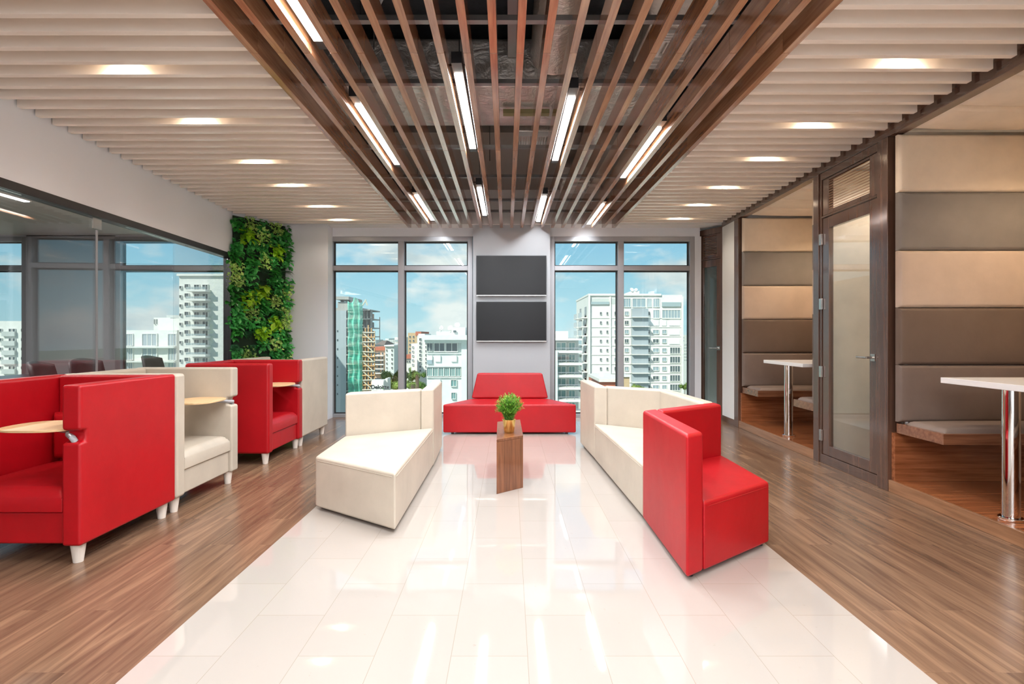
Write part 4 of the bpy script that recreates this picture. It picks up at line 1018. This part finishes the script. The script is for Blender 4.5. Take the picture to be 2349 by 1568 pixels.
for i, (x0, x1, yt, D_, lab) in enumerate(((846,862,779,240,'far white block behind the scaffold'),(884,892,776,260,'far white block above the beige-grey one'),(893,904,779,230,'far pale block under the radio mast'),
        (920,934,775,280,'far white block just right of the window post'),(930,937,770,300,'far thin white tower left of the tan one'),(1566,1576,768,260,'far cream block right of the white tower'),(1568,1584,784,180,'far low block at the right edge of the right window'),(1305,1330,774,230,'far dark block behind the grey balconies'),(1073.5,1077.5,714,300,'far slender tower above the pale office building'),(866,878,786,200,'far cream block behind the peach one'))):
    b = Bld(lab+' on the skyline', x0, x1, yt, D_, 14, random.choice([C_white, C_cool, C_stone]) if i not in (7,8) else C_grey)
    n = max(2, int((x1-x0)/3.5))
    for r_ in range(6 if i != 8 else 9):
        for c_ in range(n-1): b.win(W_blue, x0+1.2+c_*3.5, x0+3+c_*3.5, yt+4+r_*7, yt+6.5+r_*7, 0)
m = MB().tube([(px(871,775,220)[0],220,GZ), px(871,727,220)], .22, 6); m.build('radio_mast', M_steel, cat='mast', label='thin radio mast on the skyline in the left window')
# sign building
b = Bld('low white building carrying a brand sign beneath the trees', 852, 880, 872, 60, 1.6, C_white, name='office_building'); b.box('side_wing', C_white, 880, 885, 869, 960, .8, 2.5)
b.box('sign_panel', C_white, 853, 880, 876, 895, -.12, 0)
fc = bpy.data.curves.new('lettering', 'FONT'); fc.body = 'Deloitte'; fc.size = .62; fc.extrude = .02; fc.offset = .012; fc.align_x = 'LEFT'; fc.materials.append(M_black)
fo = bpy.data.objects.new('lettering', fc); COL.objects.link(fo); fo.parent = b.r
p = Vector(px(851.5, 891, 60)); fo.location = Vector((p.x, 60-.145, p.z))-WL[b.r]; fo.rotation_euler = (PI/2,0,0); fo['label'] = 'black sign lettering'
fc2 = fc.copy(); fc2.body = '.'; fc2.materials.clear(); fc2.materials.append(simple('green_dot',(.1,.4,.05),.5)); f2 = bpy.data.objects.new('lettering_dot', fc2); COL.objects.link(f2); f2.parent = b.r
p = Vector(px(877.2+20/20, 891, 60)); f2.location = Vector((p.x, 60-.145, p.z))-WL[b.r]; f2.rotation_euler = (PI/2,0,0); f2['label'] = 'green full stop'

for o_, nm_ in ((fo,'lettering'),(f2,'lettering_dot')):
    me = bpy.data.meshes.new_from_object(o_.evaluated_get(bpy.context.evaluated_depsgraph_get()))
    q_ = bpy.data.objects.new(nm_, me); COL.objects.link(q_); q_.parent = o_.parent; q_.location = o_.location; q_.rotation_euler = o_.rotation_euler; q_['label'] = o_['label']
    bpy.data.objects.remove(o_)
# buildings seen through the meeting room windows
b = Bld('white apartment block with small windows, far left through the meeting room', -60, 66, 736, 70, 14, C_white)
for i in range(9):
    y = 757+21.5*i
    for x in (-40,-20,0, 22, 31, 50): b.win(W_dark, x, x+5.5, y-3, y+3, 0)
    b.rect('louvred_screen', C_stone, 8, 38, y+3, y+14, .3)
b = Bld('white stepped office building through the glass partition', 289, 406, 757, 60, 14, C_white, name='office_building'); b.box('upper_block', C_white, 322, 410, 728, 757, 3, 13); b.box('side_tower', C_white, 271, 313, 724, 960, 6, 14); b.box('roof_drum', C_stone, 290, 348, 717, 728, 7, 13)
for j in range(6):
    y = 766+33*j
    for a_, c_ in ((291,305),(328,360),(387,405)): b.win(W_mesh_, a_, c_, y, y+26, 2)
    b.box('floor_slab', C_white, 286, 410, y+28, y+31, -.8, 0)
for i in range(6): b.win(W_dark, 273+6.5*i, 276+6.5*i, 728, 740, 0).location.y += 5.99
b = Bld('tall white balconied tower through the glass partition beside the plants', 411, 520, 632, 55, 12, C_white, name='tower_block'); b.box('parapet', C_white, 409, 521, 628, 633, -.3, 12.2)
for i in range(15):
    y = 656+21*i
    b.win(W_dark, 425, 434, y-4, y+4, 0); b.win(W_dark, 413, 418, y, y+6, 0)
    b.win(W_dark, 447, 458, y-3, y+8, 1); b.win(W_dark, 466, 478, y-3, y+8, 1); b.balcony(440, 484, y+9, 5, 1.0, R_rail)
# ground and trees
B(-900, 900, 12, 1500, GZ-1, GZ).build('ground', simple('city_ground',(.20,.26,.16),.9,nscale=.05,nstr=.1,var=.3), origin=(0,0,GZ), kind='structure')
M_tree = [leafmat('tree_leaf', (.06,.15,.02), (.14,.27,.04), (.22,.36,.06), .7, .15), leafmat('tree_leaf_pale', (.14,.24,.05), (.26,.38,.08), (.36,.46,.12), .7, .15)]
M_bark = simple('bark', (.14,.10,.07), .9)
def tree(label, x, y, D, rpx, mk, n=900, name='tree'):
    c = Vector(px(x,y,D)); R = rpx*D/F
    r = thing(name, label, 'tree', (c.x,c.y,GZ)); m = MB()
    blobs = [(c+Vector((random.uniform(-.75,.75)*R, random.uniform(-.5,.5)*R, random.uniform(-.35,.3)*R)), R*random.uniform(.35,.6)) for _ in range(8)]
    for i in range(n):
        q, rr = random.choice(blobs); d = Vector([random.gauss(0,1) for _ in range(3)]); d.normalize(); d.z = abs(d.z)*1.0 if random.random() < .8 else d.z
        leaf(m, q+d*rr*random.uniform(.8,1.08), d+Vector([random.uniform(-.6,.6) for _ in range(3)]), Vector((0,0,1)), R*.14, R*.10, .2, .3, 2)
    for q, rr in blobs:
        k0 = len(m.v); prof = []
        for a_ in range(7): prof.append((rr*.86*math.sin(PI*a_/6), rr*.80*-math.cos(PI*a_/6)))
        m.lathe(tuple(q), prof, 12); m.v[k0:] = [(v[0]+random.uniform(-.06,.06)*rr, v[1]+random.uniform(-.06,.06)*rr, v[2]+random.uniform(-.06,.06)*rr) for v in m.v[k0:]]
    m.sm = False
    m.build('crown', M_tree[mk], r, kind='stuff')
    MB().tube([(c.x,c.y,GZ),(c.x,c.y,c.z)], [R*.1,R*.05], 8).build('trunk', M_bark, r)
random.seed(21)
tree('broad green tree right of the peach block', 893, 866, 76, 20, 0); tree('broad green tree left of the window post', 913, 864, 80, 19, 0)
tree('pale green tree low behind the sign building', 903, 884, 66, 17, 1); tree('green tree right of the window post', 938, 862, 86, 15, 0)
tree('dark green tree behind the palms', 958, 860, 76, 17, 0); tree('pale tree low beside the pale office building', 938, 884, 64, 19, 1); tree('green tree low right of the palms', 966, 886, 60, 17, 0)
tree('small tree in the gap between distant blocks', 908, 840, 130, 9, 0); tree('yellow-green tree in front of the white tower', 1466, 893, 66, 15, 1); tree('small tree at the right edge of the right window', 1571, 885, 85, 12, 1); tree('tree peeping out beside the red-roofed house', 945, 850, 100, 10, 1)
def palm(label, x, y, D, rp):
    c = Vector(px(x,y,D)); R = rp*D/F; r = thing('palm_tree', label, 'tree', (c.x,c.y,GZ)); m = MB()
    for i in range(22):
        a = 2*PI*i/22+random.uniform(-.1,.1); el = random.uniform(-.1,.9); d = Vector((math.cos(a)*math.cos(el), math.sin(a)*math.cos(el), math.sin(el)))
        for k in range(14):
            t = k/13; p_ = c+d*R*t-Vector((0,0,1))*R*.55*t*t; sd = d.cross(Vector((0,0,1))).normalized()
            for s in (-1,1): leaf(m, p_, sd*s+d*.5-Vector((0,0,.4)), Vector((0,0,1)), R*.26*math.sin(PI*(t*.8+.15)), R*.035, .1, .2, 2)
    m.build('fronds', M_tree[1], r, kind='stuff'); MB().tube([(c.x,c.y,GZ),(c.x,c.y,c.z)], [.3,.2], 8).build('trunk', M_bark, r)
palm('larger palm tree in front of the dark green trees', 957, 858, 56, 17); palm('smaller palm tree below the larger one', 947, 880, 52, 12)
